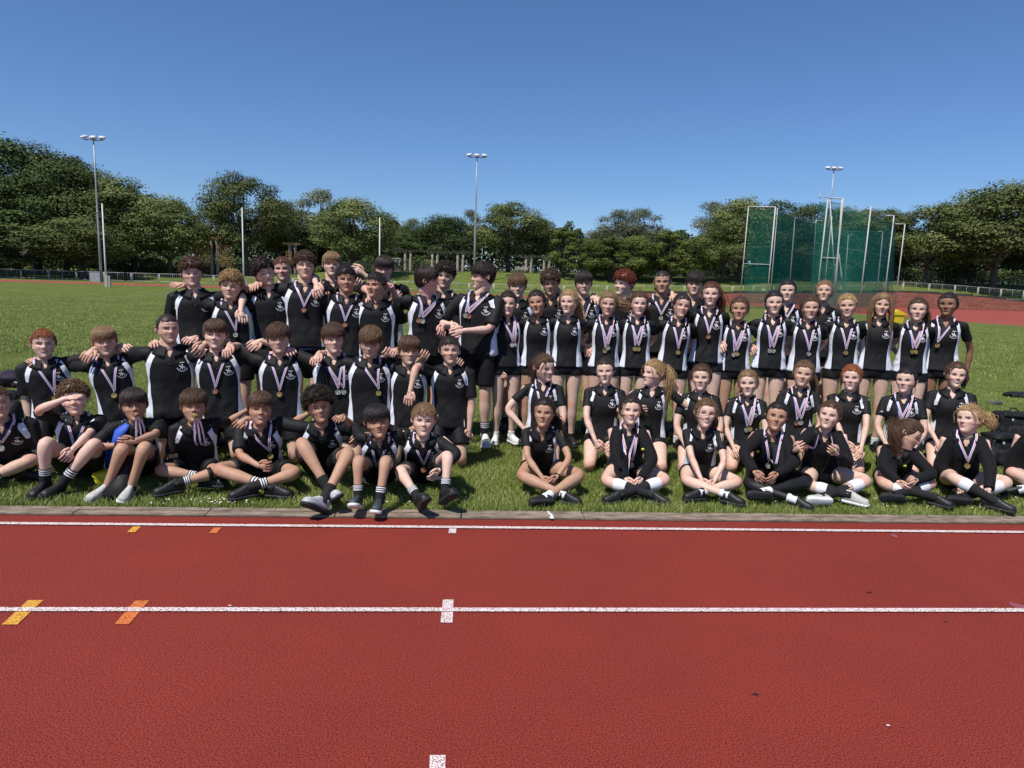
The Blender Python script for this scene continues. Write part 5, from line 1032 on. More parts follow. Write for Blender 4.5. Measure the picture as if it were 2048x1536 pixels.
    # ---------------- medals
    for mi_, (mx, my, kind) in enumerate(o.get('medals', [])):
        W_ = atY(mx, my, Y-.13+(0 if sit in ('stand', 'kneel') else .04)); q = (W_-P)@TR; x1, t1 = q[0], q[2]/T + .06
        rb = MB(); M_ = 9
        for s in (-1, 1):
            pts = []
            for u in np.linspace(0, 1, M_):
                x = s*(nr*1.22)*(1-u)+x1*u + (mi_-.5)*.012*math.sin(u*3.14)*s; tq = .985*(1-u)+t1*u
                pts.append((x, tq))
            pts = np.array(pts); Cn = np.array([onshirt(x, t_, (.022 if blz else .008)+.0015*mi_+.010*(t_ > .86)) for x, t_ in pts]); Cn[0] = loc(s*nr*1.42, -nr*.55, 1.035); Cn = np.vstack([[loc(s*nr*1.30, nr*.5, 1.10)], Cn])
            
            for _ in range(3): Cn[2:-1, :] = (Cn[1:-2]+2*Cn[2:-1]+Cn[3:])/4
            Cn[2:-1] -= B*.003
            wd_ = .0105; dr = nrm(np.gradient(Cn, axis=0)); sdv = nrm(np.cross(dr, B)); 
            for bnd, (u0, u1, mm) in enumerate(((-1, -.5, 0), (-.5, .0, 1), (.0, .55, 2), (.55, 1, 1))):
                V = np.stack([Cn+sdv*wd_*u0, Cn+sdv*wd_*u1], 1); i_ = np.arange(len(Cn)-1); rb.add(V, np.stack([i_*2, i_*2+1, i_*2+3, i_*2+2], -1), mm)
        rib = rb.build('medal_ribbon', [M_RB, M_RW, M_RR], root, Cn[-1])
        tip = Cn[-1]; mc = tip - V3(0, 0, .042); ob_ = onshirt(((mc-P)@TR)[0], ((mc-P)@TR)[2]/T, .010) if mc[2] > P[2]+.03 else mc; mc[1] = min(mc[1], ob_[1]) if abs(mc[1]-ob_[1]) < .08 else mc[1]
        rg = MB(); add_tube(rg, np.array([tip+V3(0, -.003, .004), (tip+mc)/2+V3(0, -.004, .006), mc+V3(0, -.004, .024)]), .003, 5); rg.build('ring', [M_RING], rib, mc)
        md = MB(); ry = r.normal(0, .12); ax = nrm(V3(ry, -1, r.uniform(.0, .3))); uu = nrm(np.cross(ax, V3(0, 0, 1))); ww = np.cross(uu, ax); th2 = np.arange(24)/24*2*np.pi
        prof = [(.0, .004), (.006, .0055), (.009, .003), (.018, .003), (.0195, .0055), (.0235, .0055), (.0245, .003), (.0245, -.003), (.0, -.003)]
        loft(np.array([[mc+uu*p_*math.cos(q_)*1.+ww*p_*math.sin(q_)+ax*h_ for q_ in th2] for p_, h_ in prof]), 0, md, caps=False); md.build('medal', [MED[kind]], rib, mc)
    for ex in o.get('extra', []): ex(dict(root=root, Hc=Hc, Hr=Hr, HV=HV, hh=hh, loc=loc, arms=arms, legs=legs, onshirt=onshirt, X=X, B=B, U=U, T=T, P=P, g=g, Y=Y))
    return root
_mc = {}
def mat_cache(n, c, r_=.5):
    if n not in _mc: _mc[n] = mat(n, c, r_)
    return _mc[n]
# white crest: a rider on a rearing horse between two arcs of tiny lettering
def _arc(R, a0, a1, n, h, cy=0, fill_=.7):
    out = []
    for i in range(n):
        b0 = math.radians(a0+(a1-a0)*i/n); b1 = math.radians(a0+(a1-a0)*(i+fill_)/n); hh_ = h
        out.append([(R*math.cos(b0), cy+R*math.sin(b0)), (R*math.cos(b1), cy+R*math.sin(b1)), ((R+hh_)*math.cos(b1), cy+(R+hh_)*math.sin(b1)), ((R+hh_)*math.cos(b0), cy+(R+hh_)*math.sin(b0))])
    return out
CREST = [[(-.35, -.05), (-.1, -.2), (.3, -.1), (.42, .1), (.15, .15), (-.2, .2)], [(-.12, .1), (.12, .1), (.1, .5), (.0, .62), (-.1, .5)], [(-.1, .5), (.12, .5), (.1, .72), (-.08, .72)],
         [(-.4, .0), (-.2, .1), (-.42, .48), (-.6, .38)], [(-.6, .38), (-.42, .3), (-.5, .12), (-.68, .2)], [(-.3, -.1), (-.16, -.14), (-.4, -.55), (-.52, -.5)], [(.0, -.15), (.14, -.15), (.1, -.6), (-.04, -.58)],
         [(.28, -.05), (.42, .0), (.62, -.45), (.48, -.52)], [(.36, .08), (.44, .0), (.75, -.18), (.7, -.05)]] + _arc(.92, 118, 62, 6, .2, .05) + _arc(1.0, 198, 342, 17, .2, .12)
SHP = [(-.27, .40, .30), (-.24, .62, .42), (-.12, .72, .50), (.0, .74, .50), (.16, .78, .42), (.34, .92, .33), (.52, 1.0, .27), (.64, .95, .24), (.70, .74, .19), (.735, .42, .12)]
def build_shoe(root, ank, toe, up0, kind, g, s):
    L = .236*g; toe = nrm(toe - 0*up0); up = up0 - toe*(up0@toe)
    if np.linalg.norm(up) < .3: up = V3(0, 0, 1)-toe*toe[2]
    up = nrm(up); sd = np.cross(toe, up); W2 = .044*g; Hs = .21*g
    mu, ms = {'k': (M_SHB, M_SHSOLE), 'w': (M_SHW, M_SOLW), 'g': (M_SHG, M_SHSOLE), 'be': (M_SHBE, M_SOLW), 'd': (M_SHD, M_SOLW), 'kw': (M_SHB, M_SOLW)}[kind]
    sole_d = .078*g; o = ank - up*sole_d
    minz = min((o+toe*L*q)[2] for q in (-.27, 0, .4, .7)) - .0
    if minz < .002: o = o+V3(0, 0, .002-minz)
    ub = MB(); rings = []; n = 14; a = np.linspace(0, np.pi, n)
    for l, w, h in SHP:
        c, s_ = np.cos(a), np.sin(a); top = o+toe*L*l+sd*(W2*w*np.sign(c)*np.abs(c)**.75)[:, None]+up*(Hs*h*s_**.8*1.0+.018)[:, None]
        bot = o+toe*L*l+sd*(W2*w*np.linspace(-.95, .95, 5)[1:-1])[:, None]+up*.016; rings.append(np.vstack([top, bot]))
    loft(rings, 0, ub); 
    add_tube(ub, np.array([o+up*.06*g-toe*.015, o+up*.085*g-toe*.012, o+up*.098*g-toe*.008]), np.array([.040, .041, .038])*g, 12)
    shoe = ub.build('shoe', [mu], root, ank)
    lb = MB()
    for q in (.10, .18, .26, .34):
        hh_ = np.interp(q, [p[0] for p in SHP], [p[2] for p in SHP])*Hs+.020; ww = .45*W2
        add_tube(lb, np.array([o+toe*L*q-sd*ww+up*(hh_-.012), o+toe*L*(q+.01)+up*hh_, o+toe*L*q+sd*ww+up*(hh_-.012)]), .0032, 5)
    lb.build('laces', [M_SW if kind in ('w', 'g', 'be') else M_SHSOLE], shoe, ank)
    sb = MB(); rings = []
    for l, w, h in [(-.29, .3, 0), (-.27, .62, 0), (-.2, .8, 0), (0, .84, 0), (.16, .85, 0), (.34, 1.0, 0), (.52, 1.07, 0), (.65, 1.02, 0), (.72, .80, 0), (.755, .45, 0)]:
        z = .008 if l > .65 else 0; rings.append(np.array([o+toe*L*l+sd*W2*w*x_+up*y_ for x_, y_ in ((-1, z), (-.6, z-.004), (0, z-.004), (.6, z-.004), (1, z), (1.02, .022), (.5, .026), (-.5, .026), (-1.02, .022))]))
    loft(rings, 0, sb); sb.build('sole', [ms], shoe, ank)
# ------------------------------------------------------------------ people: extras worn or carried by one of them
def wristband(s, col, w=.02, q=.93):
    def f(c):
        sh, E, C, fd, opt = c['arms'][s]; m = MB(); r = .031*c['g']; add_tube(m, np.array([C-(C-E)*(1-q)*1.2, C-(C-E)*(1-q)*1.2+nrm(C-E)*w]), r, 14); m.build('wristband', [mat_cache('band_'+str(col), col)], c['root'], C)
    return f
def glasses(c):
    m = MB(); th = np.arange(21)/20*2*np.pi
    for s in (-1, 1): add_tube(m, c['HV'](np.stack([s*.145+.105*np.cos(th), -.47+.03*np.cos(th)*s, .0+.075*np.sin(th)], -1)), .0016, 5, caps=False)
    add_tube(m, c['HV'](np.array([[-.04, -.485, .01], [0, -.495, .02], [.04, -.485, .01]])), .0016, 5)
    for s in (-1, 1): add_tube(m, c['HV'](np.array([[s*.25, -.44, .02], [s*.36, -.2, .03], [s*.37, .04, .03]])), .0016, 5)
    m.build('glasses', [M_GLASSF], c['root'], c['Hc'])
def scrunchie(c):
    m = MB(); th = np.arange(25)/24*2*np.pi; tp = V3(-.02, .42, .18)
    for k in range(2): add_tube(m, c['HV'](np.stack([tp[0]+.11*np.cos(th), tp[1]+.02+.03*k+.02*np.sin(5*th), tp[2]+.11*np.sin(th)], -1)), .006+.001*np.sin(9*th), 6, caps=False)
    m.build('scrunchie', [M_YEL], c['root'], c['Hc'])
def blue_jacket(c):
    m = MB(); L = c['loc']; g = c['g']
    P = [L(-.06*g, -.05, 1.04), L(-.12*g, -.11, .93), L(-.15*g, -.135, .7), L(-.17*g, -.14, .45), L(-.18*g, -.13, .2)]
    P = np.array(P); rows = []
    for i, p in enumerate(P):
        w = [.02, .035, .045, .05, .05][i]*g; rows.append([p-c['X']*w*1.6+c['B']*.10, p-c['X']*w*1.2+c['B']*.02, p-c['X']*w*.3, p+c['X']*w, p+c['X']*w+c['B']*.02, p-c['X']*w*.5+c['B']*.06])
    loft(rows, 0, m); m.build('jacket', [M_BLUE], c['root'], P[2])
def mouth_medal(kind):
    def f(c):
        m = MB(); q = c['HV'](np.array([[.03, -.46, -.27], [.03, -.50, -.275]])); add_tube(m, q, .021, 18); m.build('medal', [MED[kind]], c['root'], q[0])
        rb = MB()
        for dx in (-.02, .012, .04):
            p = [q[1]+V3(dx*.2, 0, -.015), q[1]+V3(dx*.8, .02, -.055), c['onshirt'](.02+dx*1.2, .80, .014), c['onshirt'](.03+dx, .70, .012)]; p = smoothpath(p, 4); dr = nrm(np.gradient(p, axis=0)); sv = nrm(np.cross(dr, V3(0, 1, 0)))
            for u0, u1, mm in ((-1, -.4, 0), (-.4, .2, 1), (.2, .7, 2), (.7, 1, 1)):
                V = np.stack([p+sv*.008*u0, p+sv*.008*u1], 1); i_ = np.arange(len(p)-1); rb.add(V, np.stack([i_*2, i_*2+1, i_*2+3, i_*2+2], -1), mm)
        rb.build('medal_ribbon', [M_RB, M_RW, M_RR], c['root'], q[0])
    return f
def knee_strap(c):
    hj, kn, ank, toe, pth, t, rad = c['legs'][1]; m = MB(); p = kn+(ank-kn)*.10; add_tube(m, np.array([p, kn+(ank-kn)*.2]), .060*c['g'], 16); m.build('knee_strap', [M_SHORT], c['root'], p)
def held_medals(c):
    for s, k in ((-1, 'b'), (1, 'g')):
        sh, E, C, fd, opt = c['arms'][s]; q = C+fd*.075+V3(-s*.028, -.035, .0); m = MB(); add_tube(m, np.array([q, q+V3(0, -.005, 0)]), .024, 20)
        rb = MB(); n = c['loc'](s*.05, -.06, 1.0); p = smoothpath([q+V3(0, 0, .02), (q+n)/2+V3(0, -.05, -.055), n], 7); dr = nrm(np.gradient(p, axis=0)); sv = nrm(np.cross(dr, V3(0, 1, 0)))
        for u0, u1, mm in ((-1, -.4, 0), (-.4, .2, 1), (.2, .7, 2), (.7, 1, 1)):
            V = np.stack([p+sv*.0095*u0, p+sv*.0095*u1], 1); i_ = np.arange(len(p)-1); rb.add(V, np.stack([i_*2, i_*2+1, i_*2+3, i_*2+2], -1), mm)
        rib = rb.build('medal_ribbon', [M_RB, M_RW, M_RR], c['root'], q); m.build('medal', [MED[k]], rib, q)
def dark_cloth(c):      # black trousers lying between the shins
    m = MB(); A = [l[2] for l in c['legs'].values()]; b = (A[0]+A[1])/2; rows = []
    for z, w, y in ((.02, .10, -.05), (.06, .105, -.06), (.14, .07, 0.02), (.22, .055, .08), (.30, .05, .14)):
        th = np.arange(16)/16*2*np.pi; rows.append(V3(b[0]+.01, b[1]+y, z)+np.stack([w*np.cos(th)*(1+.12*np.sin(3*th)), .05*np.sin(th), 0*th], -1))
    loft(rows, 0, m); m.build('trousers', [M_SHORT], c['root'], b)

# ------------------------------------------------------------------ people: who stands where (pixel of face centre, chin height, distance)
GB_, GK, GF = 'boys standing in the back row', 'boys kneeling in the middle row', 'boys sitting in the front row'
GR, GG, GH, GS = 'boys standing behind the girls', 'girls standing in the back row', 'girls kneeling in the middle row', 'girls sitting in the front row'
AR = {'pole': (0, .9, -.3)}
def on(x, y, d, hd=(0, -.6, -.6), pole=(0, .9, -.3), **k): return (x, y+7, d-.03, dict(pole=pole, hd=(hd[0]*.7, -.75, -.55), pn=(0, .5, -.8), **k))
def ar(x, y, d, hd=(0, -.3, -.9), pole=(0, .9, -.3), **k): return (x, y, d, dict(pole=pole, hd=hd, **k))
PPL = [
 ('b1', 385, 574, 7.05, 'tallest boy at the left end of the back row with brown curls over his eyes', dict(group=GB_, hair='curly', hc='brown', skin='p', ht=-3, hy=4, nx=.02, slen=1.02, aR=ar(489, 634, -.28, (.5, -.2, -.8), (1, .2, .5), curl=.3), logo=[])),
 ('b2', 463, 600, 6.95, 'shorter boy with blond curls and a silver medal under a taller boy\'s arm', dict(group=GB_, hair='curly', hc='blond', skin='f', ht=6, lean=.02, aL=on(356, 568, .05, (-.8, -.3, -.2)), aR='back', medals=[(471, 668, 's')], hy=-3)),
 ('b3', 529, 573, 7.1, 'boy with dark brown wavy hair leaning his head, no medal, back row', dict(group=GB_, hair='curly', hc='dark', skin='p', ht=-14, hy=8, lean=.03, smile=.3, aL=on(497, 572, .03, (-.6, -.2, .2)), aR='back')),
 ('b4', 566, 563, 7.6, 'boy with cropped ginger-brown hair and flushed face peering between two curly-haired boys', dict(group=GB_, hair='crop', hc='auburn', skin='r', hy=-4)),
 ('b5', 610, 560, 7.15, 'boy with big brown curls, open mouth and bronze medal, navy waistband showing', dict(group=GB_, hair='bigcurly', hv=.6, hc='brown', skin='f', teeth=.5, hp=6, ht=3, undershorts=1, t0=-.07, aL=ar(512, 577, -.1, (-.1, -.5, -.8), curl=.35), aR='back', medals=[(608, 619, 'b')])),
 ('b6', 664, 555, 7.6, 'boy with a dark-blond centre-parted fringe standing behind the curly-haired boy', dict(group=GB_, hair='fringe', hc='sand', skin='p', hp=5, aL=ar(632, 584, -.62, (0, -.2, -1), (.1, -.4, 1)), aR=ar(714, 540, -.05, (-.5, -.3, .3), (1, .1, -.5), curl=.9))),
 ('b7', 692, 586, 7.0, 'smiling boy with short black afro hair and bronze medal', dict(group=GB_, hair='afro', hc='black', skin='t', smile=.8, nose=1.1, aL='back', aR='back', medals=[(690, 648, 'b')])),
 ('b8', 752, 597, 7.0, 'boy with shaved black hair turning his face to his smiling neighbour', dict(group=GB_, hair='crop', hc='black', skin='t', hy=-38, smile=.5, aL='back', aR='back')),
 ('b9', 768, 562, 7.6, 'tall boy with dark fringe looking down behind the boy with shaved hair', dict(group=GB_, hair='fringe', hc='dark', skin='r', hp=-8, ht=4, aL=ar(740, 603, -.68, (0, -.2, -1), (-.3, -.5, .8)), aR='back')),
 ('b10', 853, 588, 7.05, 'dark-haired boy turned away towards his neighbour, wearing several medal ribbons', dict(group=GB_, hair='side', hc='dark', skin='r', hy=82, yaw=14, aL=on(774, 570, .1, (-.8, -.1, .1), (0, .6, -.6)), aR=ar(893, 664, -.1, (.6, -.2, -.8), (.6, .2, -.6)), medals=[(838, 640, 'b'), (846, 641, 's')])),
 ('b11', 889, 578, 7.5, 'boy with dark curly hair between two boys who face each other', dict(group=GB_, hair='curly', hc='dark', skin='f', teeth=.4, ht=3, medals=[(889, 640, 'g')])),
 ('b12', 966, 580, 7.05, 'boy in profile facing left at the right end of the boys, hands clasped low', dict(group=GB_, hair='messy', hc='dark', skin='p', hy=-78, yaw=-14, nx=-.03, aL=ar(902, 664, -.2, (-.1, -.2, -.9), (-.6, .4, -.4)), aR=ar(914, 668, -.26, (-.8, -.1, -.4), (1, .2, -.4)), medals=[(928, 630, 's'), (936, 632, 'b')], shoe='w', short=.8)),
 ('k1', 89, 717, 6.3, 'boy with short ginger hair and gold medal, left end of the kneeling row', dict(group=GK, pose='kneel', hair='crop', hc='ginger', skin='p', lean=.04, aL=(69, 885, -.08, {'hd': (.1, -.2, -1)}), aR=on(247, 692, .06, (.8, -.2, 0)), medals=[(109, 796, 'g')], logo=[-1])),
 ('k2', 211, 713, 6.3, 'boy with a long dark-blond fringe and gold medal, head tilted, kneeling', dict(group=GK, pose='kneel', hair='fringe', hc='sand', fr=1.25, skin='f', smile=.4, ht=-7, lean=.08, aL=on(70, 720, .0, (-.4, -.3, -.7)), aR=on(314, 684, .03, (.7, -.4, -.2)), medals=[(229, 790, 'g')])),
 ('k3', 337, 687, 6.3, 'boy with shaved dark hair and no medal, both arms stretched over his neighbours', dict(group=GK, pose='kneel', hair='buzz', hc='dark', skin='f', frown=1, aL=ar(184, 715, -.1, (-.1, -.3, -.9), (0, .9, -.2)), aR=ar(408, 704, -.08, (.1, -.4, -.9), (0, .9, -.2)))),
 ('k4', 432, 699, 6.3, 'smiling boy with side-swept brown hair and bronze medal, kneeling', dict(group=GK, pose='kneel', hair='side', sweep=-.9, hc='brown', skin='p', smile=.7, teeth=.4, lean=.03, aL=on(379, 677, .02, (-.7, -.4, -.1)), aR=on(577, 699, .03, (.6, -.4, -.2)), medals=[(431, 781, 'b')])),
 ('k5', 558, 708, 6.3, 'boy with thick tousled brown hair, gold medal, kneeling beside the side-swept boy', dict(group=GK, pose='kneel', hair='messy', hc='brown', skin='f', aL=ar(457, 706, -.12, (0, -.3, -1), (0, .8, -.1)), aR='back', medals=[(559, 787, 'g')])),
 ('k6', 667, 708, 6.3, 'kneeling boy with short tousled brown hair and two silver medals', dict(group=GK, pose='kneel', hair='messy', hc='brown', skin='p', ht=2, aL=ar(513, 695, .0, (-.4, -.4, -.8), (0, .9, -.1)), aR='back', medals=[(676, 783, 's'), (687, 783, 's')])),
 ('k7', 741, 714, 6.25, 'boy with light brown quiff looking down at his gold medal ribbon', dict(group=GK, pose='kneel', hair='messy', hc='light', skin='f', hp=-12, closed=1, ht=2, w=1.05, aL=ar(631, 722, -.08, (-.3, -.3, -.9), (0, .9, -.1)), aR='back', medals=[(757, 786, 'g')])),
 ('k8', 818, 731, 6.3, 'small boy with dark fringe and no medal squeezed between two kneeling boys', dict(group=GK, pose='kneel', a=1.5, hair='fringe', hc='brown', skin='f', frown=1, aL=on(785, 700, .05, (-.7, -.4, -.2)), aR='back', w=.95)),
 ('k9', 899, 729, 6.3, 'boy with cropped dark hair at the right end of the kneeling boys, arm hanging down', dict(group=GK, pose='kneel', hair='crop', hc='dark', skin='f', aL=ar(817, 797, -.35, (-.2, -.2, -1), (-.3, -.6, .9), curl=.2), aR=(938, 884, -.1, {'hd': (0, -.1, -1), 'pole': (.6, .5, 0)}))),
 ('f0', -4, 838, 5.5, 'boy cut off by the left edge of the photo, sitting with a blue-white ribbon', dict(group=GF, pose='cross', a=1.5, hair='crop', hc='brown', skin='f', w=1.15, medals=[(2, 900, 's')])),
 ('f1', 150, 831, 5.6, 'grinning curly-haired boy shading his eyes with one hand, knees up', dict(group=GF, pose='up', a=1.42, hair='wavy', hc='light', skin='p', smile=1, teeth=1, eye=.014, lL={'a': (90, 968, 5.22), 'k': (90, 878, 5.2), 'toe': (-.1, -1, -.06)}, lR={'a': (122, 970, 5.22), 'k': (192, 882, 5.3), 'toe': (-.2, -1, -.05)},
   aL=(146, 797, -.21, {'hd': (.95, -.1, .05), 'pole': (-1, -.3, -.5), 'pn': (0, .3, -1), 'curl': .15, 'thumb': 1}), aR=(131, 920, -.42, {'hd': (-.4, -.2, -.9), 'pole': (1, 0, .4)}), medals=[(150, 908, 'b')])),
 ('f2', 270, 843, 5.6, 'boy with straight dark hair biting his medals, blue jacket over one shoulder', dict(group=GF, pose='up', a=1.42, hair='fringe', hc='dark', skin='t', frown=1, fr=1.1, hy=-3, lL={'a': (213, 977, 5.18), 'k': (247, 890, 5.2), 'toe': (-.45, -1, -.1)}, lR={'a': (262, 975, 5.18), 'k': (290, 890, 5.2), 'toe': (.1, -1, -.1)},
   aL=(238, 905, -.2, {'hd': (.1, -.3, -.9), 'pole': (-1, 0, 0)}), aR=(252, 883, -.36, {'hd': (-1, -.1, 0), 'pole': (1, -.3, -.2)}), shoe='be', sock='n', extra=[mouth_medal('b'), blue_jacket, wristband(-1, (.01, .01, .012), .05, .9), dark_cloth])),
 ('f3', 389, 846, 5.6, 'boy with messy brown hair holding a medal in his mouth, knee strap, cross-legged', dict(group=GF, pose='cross', a=1.42, hair='messy', hc='brown', skin='t', hp=10, lL={'a': (412, 955, 5.35), 'k': (315, 940, 5.35)}, lR={'a': (350, 968, 5.2), 'k': (432, 945, 5.35)}, nearleg=-1, aL='down', aR='back', extra=[mouth_medal('g'), knee_strap])),
 ('f4', 521, 850, 5.55, 'smiling boy with smooth brown hair clutching his ribbon, cross-legged', dict(group=GF, pose='cross', a=1.45, hair='side', sweep=.8, hc='brown', skin='t', smile=1, teeth=.8, ht=4, lL={'k': (430, 938, 5.3), 'a': (545, 975, 5.2)}, lR={'k': (596, 945, 5.3), 'a': (500, 975, 5.15)},
   aL=(532, 931, -.32, {'hd': (.9, -.2, .1), 'pole': (-1, -.2, -.3), 'curl': 1.1}), aR='back', medals=[(540, 925, 'g')], logo=[-1])),
 ('f5', 638, 846, 5.6, 'boy with a large mop of dark curls, knees up, pale grey running shoes forward', dict(group=GF, pose='up', a=1.5, hair='bigcurly', hc='dark', skin='t', smile=.6, teeth=.4, ht=-9, lL={'a': (662, 986, 4.97), 'k': (600, 880, 5.15), 'toe': (.3, -.85, .45)}, lR={'a': (646, 1003, 4.83), 'k': (700, 902, 5.15), 'toe': (-.6, -.6, .5)},
   aL=ar(486, 852, -.08, (-.3, -.3, -.9), (0, .9, -.1)), aR=ar(716, 886, -.1, (0, -.3, -.9), (0, .8, -.1)), shoe='g', sock='b')),
 ('f6', 755, 876, 5.4, 'small boy with straight black hair and bronze medal, knees up', dict(group=GF, pose='up', a=1.33, hair='fringe', hc='black', skin='t', smile=.6, ht=-6, hy=5, lL={'a': (716, 998, 4.89), 'k': (716, 918, 4.97), 'toe': (-.1, -.8, .35)}, lR={'a': (758, 1004, 4.85), 'k': (772, 918, 4.97), 'toe': (0, -.9, .2)},
   aL=on(679, 834, .05, (-.5, -.4, -.3)), aR='back', shoe='d', medals=[(750, 966, 'b')])),
 ('f7', 847, 873, 5.45, 'boy with short sandy hair in long black sleeves, black shoe soles towards the camera', dict(group=GF, pose='up', a=1.42, hair='spike', hc='sand', skin='p', smile=.9, teeth=.8, eye=.016, hy=3, longsl=1, lL={'a': (838, 998, 4.89), 'k': (798, 940, 5.12), 'toe': (.2, -.65, .5)}, lR={'a': (890, 986, 4.97), 'k': (896, 908, 5.12), 'toe': (.45, -.6, .5)},
   aL='back', aR=(871, 953, -.3, {'hd': (-.5, -.3, -.8), 'pole': (1, -.2, .2)}), medals=[(847, 957, 'b')])),
 ('r1', 1034, 597, 7.7, 'boy with tousled light-brown hair behind the girls\' left end', dict(group=GR, hair='messy', hc='light', skin='p')),
 ('r2', 1100, 591, 7.7, 'boy with dark brown curls over his forehead behind two girls', dict(group=GR, hair='curly', hc='brown', skin='t', hp=-6, aR='back')),
 ('r3', 1166, 591, 7.75, 'boy with dark straight hair and white ribbon behind the blonde girl with a ponytail', dict(group=GR, hair='fringe', hc='dark', skin='f', fr=.8, aL=on(1118, 588, -.05, (-.6, -.4, -.4)), medals=[(1170, 640, 's')])),
 ('r4', 1247, 592, 7.75, 'boy with bright red curly hair looking to the side', dict(group=GR, hair='curly', hc='red', skin='p', hy=-35, smile=.6, aL=on(1189, 596, -.1, (-.5, -.4, -.5)))),
 ('r5', 1323, 588, 7.75, 'boy with shaved dark hair and a medal ribbon between red curls and brown curls', dict(group=GR, hair='buzz', hc='dark', skin='t', medals=[(1322, 635, 's')])),
 ('r6', 1388, 592, 7.75, 'boy with tousled dark hair behind the tall ginger girl', dict(group=GR, hair='messy', hc='dark', skin='f', aL=on(1342, 588, -.05, (-.6, -.4, -.4)))),
 ('g1', 1015, 632, 7.1, 'girl at the left end of the standing girls, dark ponytail forward, white trainers', dict(group=GG, hair='tail', hc='dark', ts=-1, tl=1.4, tw=.1, skin='p', ht=3, yaw=12, aL=(1004, 764, -.08, {'hd': (.1, 0, -1), 'curl': .9}), aR='behind', medals=[(1026, 688, 's'), (1031, 688, 's')], shoe='w', logo=[-1])),
 ('g2', 1073, 630, 7.1, 'girl with brown swept-up hair and no medal, second of the standing girls', dict(group=GG, hair='tail', ts=0, hc='dark', skin='t', ht=-5, hy=-8, smile=.5, aL='behind', aR=ar(1172, 703, .03, (-.3, -.4, -.5)))),
 ('g3', 1137, 629, 7.05, 'girl with long blonde ponytail over her shoulder and no medal, looking left', dict(group=GG, hair='tail', ts=1, tl=2.1, tw=.07, hc='blond', skin='p', hy=-22, smile=.4, aL='behind', aR='behind', sock='wl')),
 ('g4', 1215, 632, 7.1, 'girl with windblown blonde hair and two medals', dict(group=GG, hair='tail', ts=1, tl=.5, blow=(.6, 0, .1), tw=.12, hc='sand', skin='f', ht=3, hp=-4, aL=ar(1112, 703, .05, (.3, -.4, -.5)), aR='behind', medals=[(1210, 700, 'g'), (1216, 694, 's')])),
 ('g5', 1276, 632, 7.1, 'girl with long brown hair falling over one shoulder and two gold medals', dict(group=GG, hair='tail', ts=1, tl=1.9, tw=.12, hc='brown', skin='p', hy=6, aL=ar(1182, 704, .04, (.3, -.4, -.5)), aR='behind', medals=[(1270, 696, 'g'), (1277, 696, 'g')])),
 ('g6', 1361, 636, 7.05, 'smiling girl tilting her head, dark ponytail and gold medal', dict(group=GG, hair='tail', ts=1, tl=1.2, hc='dark', skin='f', ht=10, lean=-.04, smile=.7, teeth=.0, aL=ar(1290, 700, .04, (.3, -.4, -.5)), aR='behind', medals=[(1356, 703, 'g')])),
 ('g7', 1420, 613, 7.15, 'tallest girl with a long wavy ginger ponytail', dict(group=GG, hair='tail', ts=1, tl=2.0, tw=.16, tn=150, curl=.03, hc='auburn', skin='p', hy=4, smile=.3, aL='behind', aR='behind', medals=[(1417, 672, 'b')])),
 ('g8', 1477, 642, 7.1, 'tanned girl with curly tied-back brown hair and gold medal', dict(group=GG, hair='bun', hc='brown', skin='t', ht=2, aL='behind', aR=ar(1566, 698, .04, (-.3, -.4, -.5)), medals=[(1468, 708, 's'), (1474, 706, 'g')])),
 ('g9', 1546, 630, 7.05, 'girl with slicked dark hair and several ribbons ending in silver medals', dict(group=GG, hair='tail', slick=1, ts=1, tl=1.3, hc='black', skin='p', aL=ar(1448, 696, .04, (.3, -.4, -.5)), aR='behind', medals=[(1540, 700, 's'), (1547, 700, 's')])),
 ('g10', 1617, 640, 7.05, 'girl with windblown brown hair across her face', dict(group=GG, hair='tail', ts=1, tl=.6, tw=.1, hc='brown', skin='f', ht=-4, hy=8, smile=.2, aL=ar(1509, 701, .04, (.3, -.4, -.5)), aR='behind', medals=[(1618, 706, 's')])),
 ('g11', 1692, 636, 7.1, 'smiling girl with blonde hair tied up and one medal', dict(group=GG, hair='bun', hc='blond', skin='f', smile=.8, teeth=.7, ht=-3, aL='behind', aR='behind', medals=[(1692, 704, 'g')])),
 ('g12', 1761, 634, 7.1, 'girl with long loose straight blonde-brown hair to her waist', dict(group=GG, hair='loose', tl=2.5, hc='sand', skin='f', hy=5, ht=2, smile=.5, aL='behind', aR='behind')),
 ('g13', 1833, 643, 7.1, 'girl with dark-brown side ponytail, next to the girl with a high bun', dict(group=GG, hair='tail', ts=1, tl=1.5, hc='brown', skin='p', ht=2, aL='behind', aR='behind', medals=[(1826, 702, 'g'), (1832, 702, 'g')])),
 ('g14', 1893, 633, 7.1, 'brown-skinned girl with a high black bun at the right end of the standing girls', dict(group=GG, hair='bun', tz=.75, slick=1, hc='black', skin='b', hy=-8, smile=.3, aL='behind', aR=(1931, 758, .0, {'hd': (0, 0, -1)}), medals=[(1876, 690, 'g')], w=1.05)),
 ('q1', 1573, 604, 7.7, 'girl with dark scraped-back hair standing behind the girl with silver medals', dict(group='girls standing behind the back row', hair='bun', slick=1, hc='black', skin='p', medals=[(1574, 640, 's')])),
 ('q2', 1646, 606, 7.7, 'girl with fair parted hair and closed eyes behind the row', dict(group='girls standing behind the back row', hair='bun', hc='sand', skin='f', closed=1, hp=8, ht=6, hy=-5, smile=.6)),
 ('h1', 1087, 762, 6.35, 'kneeling girl in three-quarter profile looking right, brown hair tied back', dict(group=GH, pose='kneel', hair='tail', ts=0, hc='brown', skin='p', hy=40, hp=-5, aL=ar(1052, 868, -.12, (.4, -.2, -.8), (-.8, .2, 0)), aR='thigh', medals=[(1080, 830, 's')])),
